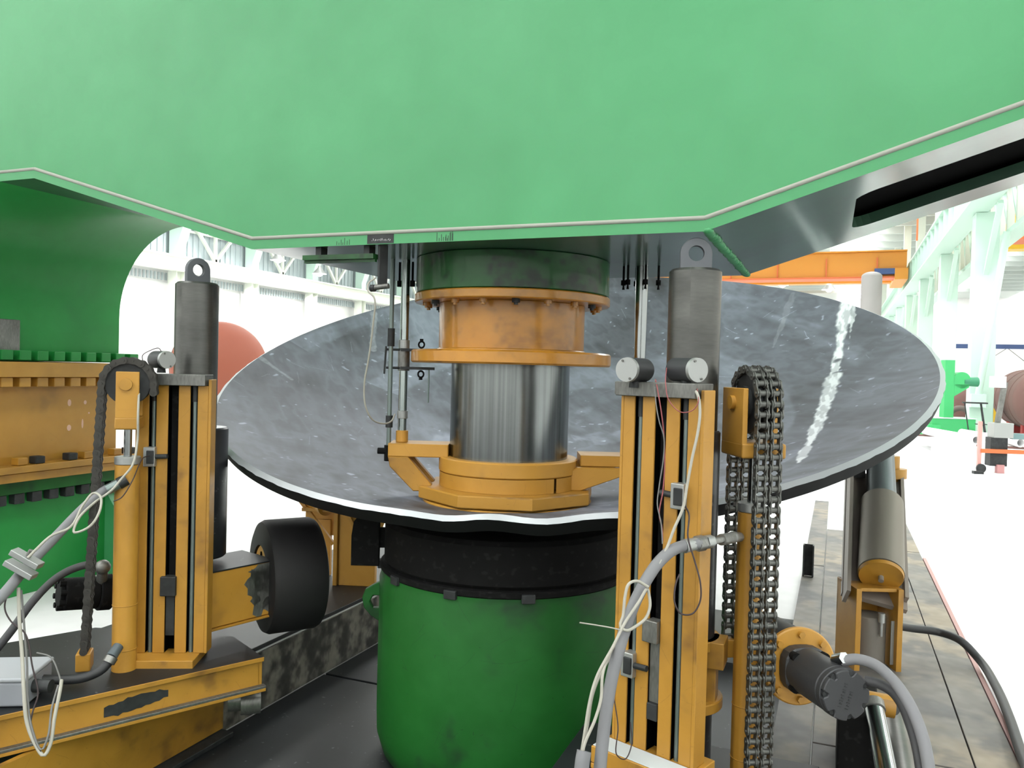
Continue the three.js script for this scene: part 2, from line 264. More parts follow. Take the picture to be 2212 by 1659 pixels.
{
  part('body', rbox(-6.4, XC, 0, 0.7, ZR + 0.01, ZF), mat.greenColumn, foot);
  part('top_flange', rbox(-6.5, XC + 0.08, 0.7, 0.778, ZR - 0.05, ZF + 0.1), mat.greenDirtyShaded, foot);
  for (let k = 0; k < 10; k++) { const z = -3.44 - k * 0.125; part('nut', rbox(XC + 0.012, XC + 0.075, 0.63, 0.7, z - 0.035, z + 0.035, 0.006), mat.dark, foot); }
  part('sloping_base', prism([[XC, 0], [XC + 0.5, 0], [XC, 0.62]], ZR + 0.05, ZR + 0.1), mat.green, foot);
}

// ---------------------------------------------------------------- press ram
const AX = -1.545, AZ = -3.8;
const ram = thing('press_ram', 'hydraulic press ram with chrome piston hanging under the green beam', 'ram', V(AX, 0, AZ));
{
  const y = r => r + 1.6;
  part('cylinder_collar', ring(0.3, 0.487, y(0.367), y(0.54), 0.004, 96), mat.greenOil, ram, 'oil-streaked green collar');
  part('flange', ring(0.3, 0.493, y(0.322), y(0.365), 0.005, 96), mat.yellowOil, ram);
  for (let k = 0; k < 18; k++) { const a = k / 18 * 2 * Math.PI + 0.1; const b = part('flange_bolt', [hexBolt(0.019, 0.018), new THREE.CylinderGeometry(0.01, 0.01, 0.03, 8).translate(0, -0.004, 0)], k % 3 ? mat.yellowOil : mat.dark, ram); b.position.set(0.435 * Math.cos(a), y(0.313), 0.435 * Math.sin(a)); }
  part('barrel', ring(0.28, 0.368, y(0.085), y(0.322), 0.003, 96), mat.yellowOil, ram);
  part('barrel_weld', new THREE.TorusGeometry(0.37, 0.009, 6, 80).rotateX(Math.PI / 2).translate(0, y(0.089), 0), mat.yellowOil, ram);
  part('lower_flange', ring(0.28, 0.505, y(0.022), y(0.086), 0.008, 96), mat.yellowOil, ram);
  part('piston', toCreasedNormals(lathe([[0, y(-0.47)], [0.3, y(-0.47)], [0.3, y(0.03)]], 128), 0.6), mat.piston, ram, 'polished chrome piston');
  part('punch_ring', ring(0.29, 0.352, y(-0.517), y(-0.443), 0.006, 96), mat.yellowClean, ram);
  for (const [a0, da] of [[0.42, 3.1], [3.54, 3.12]]) {
    const pts = [[0.25, y(-0.588)], [0.348, y(-0.588)], [0.348, y(-0.519)], [0.25, y(-0.519)], [0.25, y(-0.588)]].map(p => new THREE.Vector2(...p));
    part('split_ring_half', toCreasedNormals(new THREE.LatheGeometry(pts, 48, a0 + 0.7, da), 0.6), mat.yellow, ram);
  }
  const oct = []; for (let k = 0; k < 8; k++) { const a = (k + 0.5) * Math.PI / 4 + 0.25; oct.push([0.455 * Math.cos(a), 0.455 * Math.sin(a)]); }
  part('punch_plate', prism(oct, y(-0.65) - 0, y(-0.589), null, 0.006).rotateX(-Math.PI / 2), mat.yellow, ram);
  part('punch_base', ring(0.02, 0.43, y(-0.69), y(-0.655), 0.005, 96), mat.yellow, ram);
  // the two brackets which carry the guide rods
  const toLocal = p => p.clone().sub(V(AX, 0, AZ));
  const sideA = V(-0.927, 0, 0.375), fr = V(0.375, 0, 0.927);
  const mkBracket = (s, out, sy) => {
    const g = new THREE.Group(); g.name = 'guide_bracket'; ram.add(g);
    const e = sideA.clone().multiplyScalar(s);
    const P = (u, yy, d) => e.clone().multiplyScalar(u).addScaledVector(fr, d).setY(y(yy));
    const quadPlate = (pts, d0, d1) => { const sh = prism(pts, d0, d1, null, 0.004); return sh.applyMatrix4(new THREE.Matrix4().makeBasis(e, V(0, 1, 0), e.clone().cross(V(0, 1, 0)))); };
    return { g, quadPlate, P };
  };
  {
    const { g, quadPlate } = mkBracket(1);
    part('top_plate', quadPlate([[0.3, y(-0.385)], [0.6, y(-0.385)], [0.6, y(-0.45)], [0.3, y(-0.45)]], -0.1, 0.1), mat.yellowClean, g);
    part('rib', quadPlate([[0.6, y(-0.45)], [0.59, y(-0.5)], [0.47, y(-0.62)], [0.38, y(-0.62)], [0.38, y(-0.585)], [0.5, y(-0.45)]], -0.1, -0.045), mat.yellow, g);
    part('rib', quadPlate([[0.6, y(-0.45)], [0.59, y(-0.5)], [0.47, y(-0.62)], [0.38, y(-0.62)], [0.38, y(-0.585)], [0.5, y(-0.45)]], 0.04, 0.1), mat.yellow, g);
  }
  {
    const { g, quadPlate } = mkBracket(-1);
    part('top_plate', quadPlate([[0.36, y(-0.42)], [0.72, y(-0.42)], [0.72, y(-0.475)], [0.36, y(-0.475)]], -0.12, 0.1), mat.yellowClean, g);
    for (const [d0, d1] of [[-0.25, -0.19], [0.1, 0.15]]) part('rib', quadPlate([[0.2, y(-0.588)], [0.2, y(-0.55)], [0.34, y(-0.476)], [0.6, y(-0.476)], [0.6, y(-0.5)], [0.36, y(-0.59)]], d0, d1), mat.yellowClean, g);
  }
}
const SIDE = V(-0.927, 0, 0.375), axis = V(AX, 0, AZ);
const upright = (p, y0, y1, r, seg = 24) => rod(V(p.x, y0, p.z), V(p.x, y1, p.z), r, r, seg);
{
  const A = axis.clone().addScaledVector(SIDE, 0.545), B = axis.clone().addScaledVector(SIDE, 0.605).add(V(0.01, 0, 0.03));
  const g = thing('guide_rod', 'slim paired steel guide rods with clamps at the left of the ram', 'guide rod', V(A.x, 0, A.z));
  const L = p => p.clone().sub(V(A.x, 0, A.z));
  part('main_rod', upright(L(A), 1.24, 2.14, 0.022), mat.rod, g);
  part('thin_rod', upright(L(B), 1.14, 2.14, 0.0115), mat.rodDark, g);
  part('socket', ring(0.0, 0.031, 1.215, 1.275, 0.003, 24), mat.yellowClean, g);
  part('collar', ring(0.02, 0.028, 1.69, 1.735, 0.002, 24), mat.alu, g);
  part('collar', ring(0.02, 0.027, 1.335, 1.375, 0.002, 24), mat.alu, g);
  part('sleeve', ring(0.02, 0.03, 1.578, 1.69, 0.002, 24), mat.steel, g);
  const lb = L(B);
  part('thin_rod_sleeve', upright(lb, 1.7, 1.79, 0.018), mat.dark, g);
  part('thin_rod_sleeve', upright(lb, 1.29, 1.35, 0.018), mat.dark, g);
  part('anchor_nut', [upright(lb, 1.12, 1.2, 0.022, 6), rod(lb.clone().setY(1.17).add(V(-0.05, 0, 0.02)), lb.clone().setY(1.17).add(V(0.04, 0, -0.01)), 0.016)], mat.black, g);
  for (const yy of [1.684, 1.592]) {
    const c = part('clamp_arm', [bar(V(0, yy, 0.03), V(0.16, yy, -0.03), 0.03, 0.014), rod(lb.clone().setY(yy).add(V(-0.02, 0, 0.01)), V(0, yy, 0.02), 0.006)], mat.dark, g);
  }
  for (const [yy, s] of [[1.7, 1], [1.575, -1]]) part('clamp_bolt', [new THREE.TorusGeometry(0.016, 0.005, 6, 14).translate(0.1, yy + s * 0.012, 0.0), new THREE.CylinderGeometry(0.009, 0.009, 0.016, 6).translate(0.1, yy + s * 0.033, 0)], mat.black, g);
  part('hanging_pin', rod(V(0.135, 1.42, -0.02), V(0.135, 1.59, -0.02), 0.004), mat.rodDark, g);
  part('pointer_rod', rod(lb.clone().setY(1.56).add(V(-0.03, 0, 0.01)), lb.clone().setY(1.7).add(V(-0.022, 0, 0.01)), 0.005), mat.dark, g);
  for (const dx of [-0.035, 0.04]) part('top_nut', [new THREE.CylinderGeometry(0.013, 0.013, 0.03, 6).translate(dx, 2.02, 0), new THREE.CylinderGeometry(0.006, 0.006, 0.12, 8).translate(dx, 2.07, 0)], mat.black, g);
}
{
  const A = axis.clone().addScaledVector(SIDE, -0.655);
  const g = thing('guide_rod', 'single polished guide rod between the ram and the grey post', 'guide rod', V(A.x, 0, A.z));
  part('main_rod', upright(V(), 1.17, 2.14, 0.031, 32), mat.chrome, g, 'polished chrome rod');
  for (const [dx, dz] of [[-0.09, 0.02], [-0.06, 0.05], [-0.036, -0.03], [0.03, 0.05], [0.085, 0.0]]) part('hanging_stud', [new THREE.CylinderGeometry(0.006, 0.006, 0.1, 8).translate(dx, 2.09, dz), new THREE.CylinderGeometry(0.013, 0.013, 0.025, 6).translate(dx, 2.055, dz), new THREE.CylinderGeometry(0.004, 0.007, 0.02, 8).translate(dx, 2.03, dz)], mat.black, g);
}
{
  const a = atD(660, 566, 3.75), b = atD(812, 563, 3.62);
  const g = thing('switch_bracket', 'dark green sensor bar under the beam holding a small limit switch', 'bracket', V(a.x, 0, a.z));
  const L = p => p.clone().sub(V(a.x, 0, a.z)); const la = L(a), lb = L(b); la.y = lb.y = 2.09;
  part('bar', [bar(la, lb, 0.05, 0.022), bar(la.clone().add(V(0, -0.017, 0)), lb.clone().add(V(0, -0.017, 0)), 0.018, 0.014)], mat.greenOil, g);
  part('hanger', [bar(la.clone().add(V(0.07, 0.03, 0)), la.clone().add(V(0.07, 0.03, -0.05)), 0.03, 0.045), bar(lb.clone().add(V(-0.05, 0.03, 0)), lb.clone().add(V(-0.05, 0.03, -0.05)), 0.03, 0.045)], mat.dark, g);
  const h = lb.clone().add(V(0.03, 0, -0.01));
  part('drop_strap', [bar(h.clone().setY(2.14), h.clone().setY(1.955), 0.045, 0.014, V(1, 0, 0.4))], mat.dark, g);
  const s = part('limit_switch', [rod(h.clone().setY(1.948).add(V(-0.035, 0, 0.03)), h.clone().setY(1.956).add(V(0.045, 0, 0.02)), 0.012)], mat.steel, g);
  part('terminal', [rod(h.clone().setY(1.946).add(V(-0.04, 0, 0.03)), h.clone().setY(1.946).add(V(-0.02, 0, 0.03)), 0.016)], mat.dark, g);
}
single('switch_cable', 'thin pale cable hanging from the limit switch to the guide rod clamp', 'cable', tube([atD(812, 600, 3.6), atD(796, 612, 3.6), atD(795, 628, 3.58), atD(809, 645, 3.57), atD(806, 700, 3.6), atD(797, 770, 3.64), atD(787, 830, 3.68), atD(789, 875, 3.7), atD(803, 905, 3.75), atD(828, 915, 3.85), atD(845, 910, 3.95), atD(853, 895, 4.06)], 0.0042), mat.wireWhite);

// ---------------------------------------------------------------- the dished head
const RR = 2.2, RS = 4.4, TH = 0.07;
{
  const n = V(0.0228, 0.9429, 0.3323).normalize(), c = V(-1.679, 1.725, -5.06), h = Math.sqrt(RS * RS - RR * RR);
  const g = thing('dished_head', 'giant grey steel dished tank head tilted on the press die', 'dished head');
  g.quaternion.setFromUnitVectors(V(0, 1, 0), n); g.position.copy(c);
  const NA = 288, NR = 40, yc = h;                                     // sphere centre is h above the rim plane
  const wave = (a, r) => { const d = a; const w = Math.exp(-Math.pow((d - 1.36) / 0.17, 2)); return 0.012 * w * Math.sin((d - 1.36) * 30 + 0.6) * sstep(0.8, 1, r / RR); };
  const surf = (rad, R0, flip) => {
    const pos = [], uv = [], idx = [];
    for (let j = 0; j <= NR; j++) for (let i = 0; i <= NA; i++) {
      const a = i / NA * Math.PI * 2, r = R0 * j / NR, x = r * Math.cos(a), z = r * Math.sin(a);
      pos.push(x, yc - Math.sqrt(rad * rad - r * r) + wave(a, r), z); uv.push(x / (2 * RR) + 0.5, z / (2 * RR) + 0.5);
    }
    for (let j = 0; j < NR; j++) for (let i = 0; i < NA; i++) { const p = j * (NA + 1) + i, q = p + NA + 1; if (flip) idx.push(p, q, p + 1, p + 1, q, q + 1); else idx.push(p, p + 1, q, p + 1, q + 1, q); }
    const b = new THREE.BufferGeometry(); b.setAttribute('position', new THREE.Float32BufferAttribute(pos, 3)); b.setAttribute('uv', new THREE.Float32BufferAttribute(uv, 2)); b.setIndex(idx); b.computeVertexNormals(); return b;
  };
  const segD = (u, v, ax, ay, bx, by) => { const dx = bx - ax, dy = by - ay, t = clamp(((u - ax) * dx + (v - ay) * dy) / (dx * dx + dy * dy)); return [Math.hypot(u - ax - t * dx, v - ay - t * dy), t]; };
  const sc = scratches(1024, 120, 30, 4242);
  const map = tex(1024, 1, (u, v) => {
    const x = u * 2 - 1, z = v * 2 - 1, r = Math.hypot(x, z), a = Math.atan2(z, x) / (2 * Math.PI) + 0.5;
    const n1 = fbm(u, v, 6, 5), n2 = fbm(a, r * 0.5, 8, 5, 1, 2), n3 = fbm(u + 0.37, v + 0.11, 24, 4), n4 = fbm(u * 0.7 + v * 0.7, v * 0.7 - u * 0.7, 12, 4, 1, 4), fl = fbm(u, v + 0.5, 96, 2);
    let k = 94 + 70 * (n1 - 0.5) + 64 * (n4 - 0.5) + 50 * (n3 - 0.5);
    k += 26 * sstep(0.55, 0.68, n2) - 26 * sstep(0.54, 0.66, n3 * 0.5 + n4 * 0.5) + 60 * sstep(0.82, 0.92, fl) + 46 * sc(u, v);
    let col = [k * 0.94, k * 0.985, k * 1.09];
    const ws = (q, w, s) => { const [d, t] = segD(x, z, ...q); const e = w * (1 - 0.55 * t); return s * (0.72 + 0.28 * sstep(0.4, 0.6, fbm(u, v, 64, 2, 3, 1))) * (1 - sstep(e * 0.55, e * 1.05, d + (n3 - 0.5) * 0.024 + (fl - 0.5) * 0.012)) * sstep(0.2, 0.34, n3 + 0.12 - 0.1 * t); };
    const seam = Math.max(ws([0.782, -0.66, 0.752, -0.2], 0.026, 1), ws([0.752, -0.2, 0.69, 0.44], 0.024, 0.92), 0.8 * ws([0.80, -0.6, 0.79, -0.35], 0.008, 1));
    col = mix(col, [228, 231, 234], seam);
    const faint = Math.max(ws([-0.9, -0.4, -0.8, -0.2], 0.016, 0.5), ws([-0.98, 0.18, -0.86, 0.2], 0.014, 0.4), ws([0.6, -0.78, 0.56, -0.5], 0.014, 0.3));
    return mix(col, [178, 182, 188], faint);
  });
  map.repeat.set(1, 1);
  const mIn = M(null, { map, roughness: 0.55, metalness: 0.2 });
  const put = (name, geo, m, label) => { const o = new THREE.Mesh(geo, m); o.name = name; o.castShadow = o.receiveShadow = true; if (label) o.userData.label = label; g.add(o); return o; };
  put('inner_face', surf(RS, RR, true), mIn, 'grey mottled inner face with a ground white weld seam');
  put('outer_face', surf(RS + TH, RR + 0.012, false), mat.black, 'black scaled outer face');
  const pos = [], edge = [], idx = [];
  for (let i = 0; i <= NA; i++) {
    const a = i / NA * Math.PI * 2, wv = wave(a, RR), jag = 0.002 * Math.sin(a * 61) + 0.0015 * Math.sin(a * 137);
    const R1 = RR, y1 = yc - Math.sqrt(RS * RS - R1 * R1) + wv, R2 = RR + 0.012, y2 = yc - Math.sqrt((RS + TH) ** 2 - R2 * R2) + wv;
    pos.push(R1 * Math.cos(a), y1, R1 * Math.sin(a), (R2 + 0.016 + jag) * Math.cos(a), y1 - 0.012, (R2 + 0.016 + jag) * Math.sin(a)); edge.push((R2 + 0.016 + jag) * Math.cos(a), y1 - 0.012, (R2 + 0.016 + jag) * Math.sin(a), R2 * Math.cos(a), y2, R2 * Math.sin(a));
  }
  for (let i = 0; i < NA; i++) { const p = i * 2; idx.push(p, p + 1, p + 2, p + 2, p + 1, p + 3); }
  const strip = q => { const b = new THREE.BufferGeometry(); b.setAttribute('position', new THREE.Float32BufferAttribute(q, 3)); b.setIndex(idx); b.computeVertexNormals(); return b; }, b = strip(pos);
  put('plate_edge', strip(edge), M('#121314', { roughness: 0.7, specularIntensity: 0.4 }), 'dark lower edge of the thick plate');
  put('rim_bevel', b, M('#b4b8bb', { roughness: 0.4, metalness: 0.35 }), 'bright ground bevel of the rim');
}

// ---------------------------------------------------------------- die and pedestal
{
  const d = thing('lower_die', 'black round lower die on the green pedestal under the head', 'die', V(AX, 0, AZ));
  part('die_body', ring(0.05, 0.613, 0.63, 0.845, 0.02, 96), mat.black, d);
  part('die_ring', ring(0.3, 0.632, 0.6, 0.632, 0.006, 96), mat.black, d);
  const lg = SIDE.clone().multiplyScalar(0.7).add(V(0.03, 0, 0.08));
  part('side_plate', prism([[-0.07, 0.6], [0.07, 0.6], [0.07, 0.86], [-0.03, 0.86], [-0.06, 0.82], [-0.07, 0.75]], -0.015, 0.015, null, 0.003).rotateY(0.383).translate(lg.x, 0, lg.z), mat.black, d);
  part('strap', bar(V(lg.x, 0.74, lg.z), V(lg.x * 0.8, 0.74, lg.z * 0.8), 0.02, 0.1), mat.black, d);
  for (let k = 0; k < 4; k++) { const a = 0.6 + k * 0.6; part('clip', rbox(-0.03, 0.03, 0.585, 0.625, 0.615, 0.645).rotateY(-1.1 + k * 0.55), mat.dark, d); }
  const p = thing('pedestal', 'green drum pedestal with lifting lugs standing in the pit', 'pedestal', V(AX, 0, AZ));
  part('drum', toCreasedNormals(lathe([[0, -0.33], [0.575, -0.33], [0.605, -0.29], [0.632, -0.2], [0.635, -0.1], [0.635, 0.55], [0.628, 0.57], [0.628, 0.6], [0, 0.6]], 96), 0.5), mat.greenDirtyShaded, p);
  for (const s of [1, -1]) {
    const hole = []; for (let k = 0; k < 6; k++) hole.push([0.095 + 0.032 * Math.cos(k * Math.PI / 3), 0.43 + 0.036 * Math.sin(k * Math.PI / 3)]);
    const e = SIDE.clone().multiplyScalar(s), f = e.clone().cross(V(0, 1, 0));
    const lug = prism([[-0.04, 0.24], [0.0, 0.25], [0.07, 0.33], [0.12, 0.36], [0.155, 0.4], [0.165, 0.45], [0.15, 0.49], [0.11, 0.515], [0.05, 0.545], [-0.04, 0.55]], -0.02, 0.02, [hole], 0.004).applyMatrix4(new THREE.Matrix4().makeBasis(e, V(0, 1, 0), f)).translate(e.x * 0.55, 0, e.z * 0.55);
    part('lifting_lug', lug.translate(0.05, 0, 0.1), mat.greenDirtyShaded, p);
  }
}

// ---------------------------------------------------------------- lifting towers
function encoderMotor(parent, p, dir, r, L, capLabel) {
  const g = new THREE.Group(); g.name = 'drive_motor'; parent.add(g); const d = dir.clone().normalize();
  const P = t => p.clone().addScaledVector(d, t);
  part('motor_body', [rod(P(-L / 2), P(L / 2 - 0.012), r, r, 32)], mat.motor, g);
  part('end_cap', [rod(P(L / 2 - 0.014), P(L / 2), r * 1.02, r * 0.99, 32)], mat.alu, g, capLabel);
  part('terminal', [rod(P(-L / 2 - 0.03), P(-L / 2), r * 0.34, r * 0.34, 12), bar(P(-L / 2 - 0.02).add(V(0, 0.012, 0)), P(-L / 2 - 0.02).add(V(0, -0.03, 0)), 0.01, 0.004, V(1, 0, 0.3))], mat.dark, g);
  const up = V(0, 1, 0), sd = d.clone().cross(up).normalize();
  for (const k of [1, -1]) { const q = P(L / 2 + 0.001).addScaledVector(up, k * r * 0.72).addScaledVector(sd, k * r * 0.35); part('screw', rod(q, q.clone().addScaledVector(d, 0.003), r * 0.1, r * 0.1, 8), mat.steel, g); }
  part('foot', [rod(V(p.x, p.y - r - 0.02, p.z), V(p.x, p.y - r * 0.7, p.z), r * 0.5, r * 0.4, 12)], mat.dark, g);
}
function tower(label, pos, turn, H, baseW) {
  const g = thing('lifting_tower', label, 'tower', pos, turn, 'screw lifting towers beside the head');
  const strip = (a, b) => { const o = part('guide_bar', rbox(a, b, 0, H, -0.009, 0, 0.003), mat.yellow, g); part('greasy_core', rbox(a, b, 0, H, -0.062, -0.0095, 0.002), mat.slot, o); };
  strip(-0.157, -0.109); strip(-0.076, -0.023); strip(0.023, 0.076); strip(0.109, 0.158);
  part('side_plate', rbox(0.158, 0.172, 0, H + 0.03, -0.075, 0.004, 0.003), mat.yellow, g);
  part('side_plate', rbox(-0.169, -0.157, 0, H, -0.075, 0, 0.003), mat.yellow, g);
  part('back_plate', rbox(-0.157, 0.158, 0, H, -0.075, -0.062, 0.002), mat.slot, g);
  part('centre_bar', rbox(-0.018, 0.018, 0.18, H, -0.06, -0.034, 0.002), mat.black, g);
  for (const x of [-0.0925, 0.0925]) {
    const r = part('lead_screw', rod(V(x, 0, -0.022), V(x, H, -0.022), 0.0105, 0.0105, 18), mat.rodDark, g, 'slim steel screw');
    part('bearing', rod(V(x, H - 0.075, -0.022), V(x, H, -0.022), 0.0135, 0.0135, 14), mat.dark, r);
  }
  part('top_plate', [rbox(-0.175, 0.15, H, H + 0.052, -0.1, 0.03, 0.003), rbox(-0.2, -0.175, H + 0.004, H + 0.05, -0.09, -0.0, 0.003)], mat.steel, g, 'bare steel cap plate');
  part('base_plate', rbox(-0.19, baseW, -0.06, 0, -0.12, 0.1, 0.004), mat.yellow, g);
  part('base_pad', rbox(-0.19, baseW, -0.082, -0.062, -0.12, 0.1, 0.003), mat.yellow, g);
  return g;
}
function sensorBlock(g, x, y, s, m) {
  const b = part('sensor_block', [rbox(x - 0.03, x + 0.022, y - 0.045, y + 0.045, -0.02, 0.026, 0.004)], m, g);
  part('sensor_stub', [rod(V(x, y, 0.012), V(x - s * 0.075, y + 0.004, 0.014), 0.011), rbox(x - 0.014, x + 0.018, y - 0.03, y + 0.03, 0.02, 0.034, 0.003)], mat.dark, b);
}
const towR = tower('screw lifting tower with two grey motors on its cap, in front of the dish', V(-0.578, 0.24, -2.845), -0.344, 1.275, 0.19);
sensorBlock(towR, 0.0925, 0.935, 1, mat.alu); sensorBlock(towR, -0.0925, 0.3, -1, mat.alu);
part('carriage_block', [rbox(-0.04, 0.022, 0.4, 0.48, -0.03, 0.02, 0.004), rbox(-0.022, 0.022, 0.18, 0.4, -0.034, -0.01, 0.003)], mat.steel, towR);
part('carriage_foot', rbox(-0.021, 0.021, 0.12, 0.18, -0.04, 0.004, 0.003), mat.dark, towR);
part('dust_layer', rbox(-0.185, 0.185, 0.0, 0.004, 0.004, 0.095, 0.002), M('#b9bfc0', { roughness: 0.95 }), towR, 'pale grinding dust on the base plate');
const toTow = (t, p) => { t.updateMatrixWorld(true); return t.worldToLocal(p.clone()); };
const dirTow = (t, d) => d.clone().applyQuaternion(t.quaternion.clone().invert());
encoderMotor(towR, toTow(towR, atD(1372, 799, 2.9)), dirTow(towR, RGT.clone().multiplyScalar(-0.6).addScaledVector(FWD, -0.8).setY(0)), 0.0435, 0.13, 'flat round aluminium cap');
encoderMotor(towR, toTow(towR, atD(1483, 799, 2.83)), dirTow(towR, RGT.clone().multiplyScalar(0.42).addScaledVector(FWD, -0.9).setY(0)), 0.0425, 0.13, 'flat round aluminium cap');

const towL = tower('screw lifting tower with one small motor, beside the green press column', V(-2.84, 0.24, -2.862), 0.458, 1.245, 0.14);
sensorBlock(towL, -0.0925, 0.914, -1, mat.alu);
part('carriage_block', [rbox(-0.04, 0.03, 0.27, 0.36, -0.03, 0.02, 0.004), rbox(-0.02, 0.02, 0.08, 0.27, -0.03, -0.005, 0.003)], mat.dark, towL);
encoderMotor(towL, toTow(towL, atD(349, 777, 3.7)), dirTow(towL, RGT.clone().multiplyScalar(0.75).addScaledVector(FWD, -0.62).setY(0)), 0.04, 0.11, 'dark ringed motor end');

{
  const c = thing('tower_carriage', 'dark steel carriage slab under the tower with two motors', 'carriage', V(0, 0, 0));
  part('slab', rbox(-0.98, -0.02, 0.03, 0.062, -3.4, -2.45, 0.004), mat.oily, c);
  part('pillar', rbox(-0.18, 0.18, 0.0625, 0.157, -0.11, 0.09, 0.004).rotateY(-0.344).translate(-0.578, 0, -2.845), mat.yellow, c);
  for (const [x, z] of [[-0.9, -3.3], [-0.9, -2.55], [-0.35, -3.3], [-0.35, -2.55]]) part('leg', rbox(x - 0.05, x + 0.05, -0.329, 0.0295, z - 0.05, z + 0.05), mat.dark, c);
}
// arm and roller wheel carried by the second tower
{
  const g = thing('outrigger', 'yellow box arm with chipped paint reaching from the tower to the black wheel', 'arm');
  const a = atD(458, 1296, 3.88), b = atD(590, 1280, 4.15);
  g.position.copy(a); const d = b.clone().sub(a).setY(0), L = d.length(); g.rotation.y = Math.atan2(-d.z, d.x);
  part('beam', rbox(-0.03, L, -0.14, 0.13, -0.3, 0, 0.006), mat.yellowClean, g);
  part('top_skin', rbox(-0.02, L + 0.01, 0.13, 0.137, -0.3, 0.004, 0.002), mat.oily, g);
  part('lower_lip', rbox(-0.03, L, -0.152, -0.142, -0.3, 0.012, 0.002), mat.yellow, g);
  let s = 99; const rr = () => { s = (s * 1664525 + 1013904223) >>> 0; return s / 4294967296; };
  for (const [cx, cy, w, h] of [[0.68, 0.04, 0.05, 0.07], [0.78, 0.06, 0.06, 0.05], [0.8, -0.02, 0.055, 0.11], [0.7, -0.05, 0.025, 0.03], [0.92, 0.05, 0.04, 0.06], [0.95, -0.09, 0.05, 0.04], [0.87, 0.1, 0.1, 0.025]]) {
    const pts = []; for (let k = 0; k < 16; k++) { const an = k / 16 * 6.283, q = 0.7 + 0.6 * rr(); pts.push([clamp(cx * L + w * q * Math.cos(an), 0, L - 0.004), clamp(cy + h * q * Math.sin(an), -0.138, 0.128)]); }
    part('bare_patch', prism(pts, 0, 0.0012), mat.steel, g, 'scraped bare steel patch');
  }
  const w = thing('support_roller', 'thick black rubber roller wheel with a yellow hub under the head', 'wheel', atD(622, 1240, 4.38));
  const ax = RGT.clone().multiplyScalar(0.86).addScaledVector(FWD, 0.5).setY(0).normalize();
  w.quaternion.setFromUnitVectors(V(0, 1, 0), ax);
  const R = 0.3, W = 0.15;
  part('tyre', toCreasedNormals(lathe([[0.17, -W], [R - 0.04, -W], [R - 0.012, -W + 0.012], [R, -W + 0.035], [R, W - 0.035], [R - 0.012, W - 0.012], [R - 0.04, W], [0.17, W], [0.17, -W]], 72), 0.5), mat.rubber, w);
  part('hub', [ring(0.03, 0.172, -W + 0.01, W - 0.01, 0.01, 40)], mat.yellow, w);
  for (let k = 0; k < 8; k++) { const an = k * Math.PI / 4; part('hub_hole', new THREE.CylinderGeometry(k % 2 ? 0.02 : 0.032, k % 2 ? 0.02 : 0.032, 0.004, 14).translate(0.115 * Math.cos(an), -W + 0.0095, 0.115 * Math.sin(an)), mat.slot, w); }
  part('axle', rod(V(0, -W - 0.06, 0), V(0, W + 0.02, 0), 0.035), mat.dark, w);
}

// tall guide posts behind the towers
function guidePost(label, p, r, yTop, yMid, yBot, rb, pb, lugTurn) {
  const g = thing('guide_post', label, 'post', V(p.x, 0, p.z), 0);
  part('tube', ring(0, r, yMid - 0.1, yTop, 0.01, 48), mat.pipe, g);
  const b = part('barrel', ring(0, rb, yBot, yMid, 0.008, 48), mat.wrap, g, 'black film-wrapped lower barrel'); b.position.set(pb.x - p.x, 0, pb.z - p.z);
  const lw = 0.06; const pts = [[-lw, 0]]; for (let k = 0; k <= 14; k++) { const a = Math.PI * (1 - k / 14); pts.push([lw * Math.cos(a), 0.066 + lw * Math.sin(a)]); } pts.push([lw, 0]);
  const lug = part('lifting_eye', prism(pts, -0.014, 0.014, [circlePath(0, 0.066, 0.033)], 0.003), M('#5d6064', { roughness: 0.55, metalness: 0.2 }), g, 'grey steel lifting eye');
  lug.position.y = yTop - 0.004; lug.rotation.y = lugTurn; return g;
}
const pR = atD(1499, 700, 3.1);
const gpR = guidePost('tall grey steel guide post behind the tower with two motors', pR, 0.0995, 1.6 + 0.40, 1.386, 0.064, 0.112, pR, 0.3);
const collarR = part('collar_bracket', [ring(0.1, 0.135, 0.56, 0.6, 0.004, 40), ring(0.11, 0.15, 0.33, 0.37, 0.004, 40), rbox(-0.02, 0.13, 0.34, 0.58, -0.02, 0.06), rbox(0.05, 0.16, 0.5, 0.6, -0.04, 0.08)], mat.yellow, gpR);
const pL = atD(425, 700, 3.98), pLb = atD(432, 1000, 4.05);
const gpL = guidePost('tall grey steel guide post behind the tower by the green column', pL, 0.102, 1.6 + 0.385, 1.27, 0.62, 0.133, pLb, 1.2);

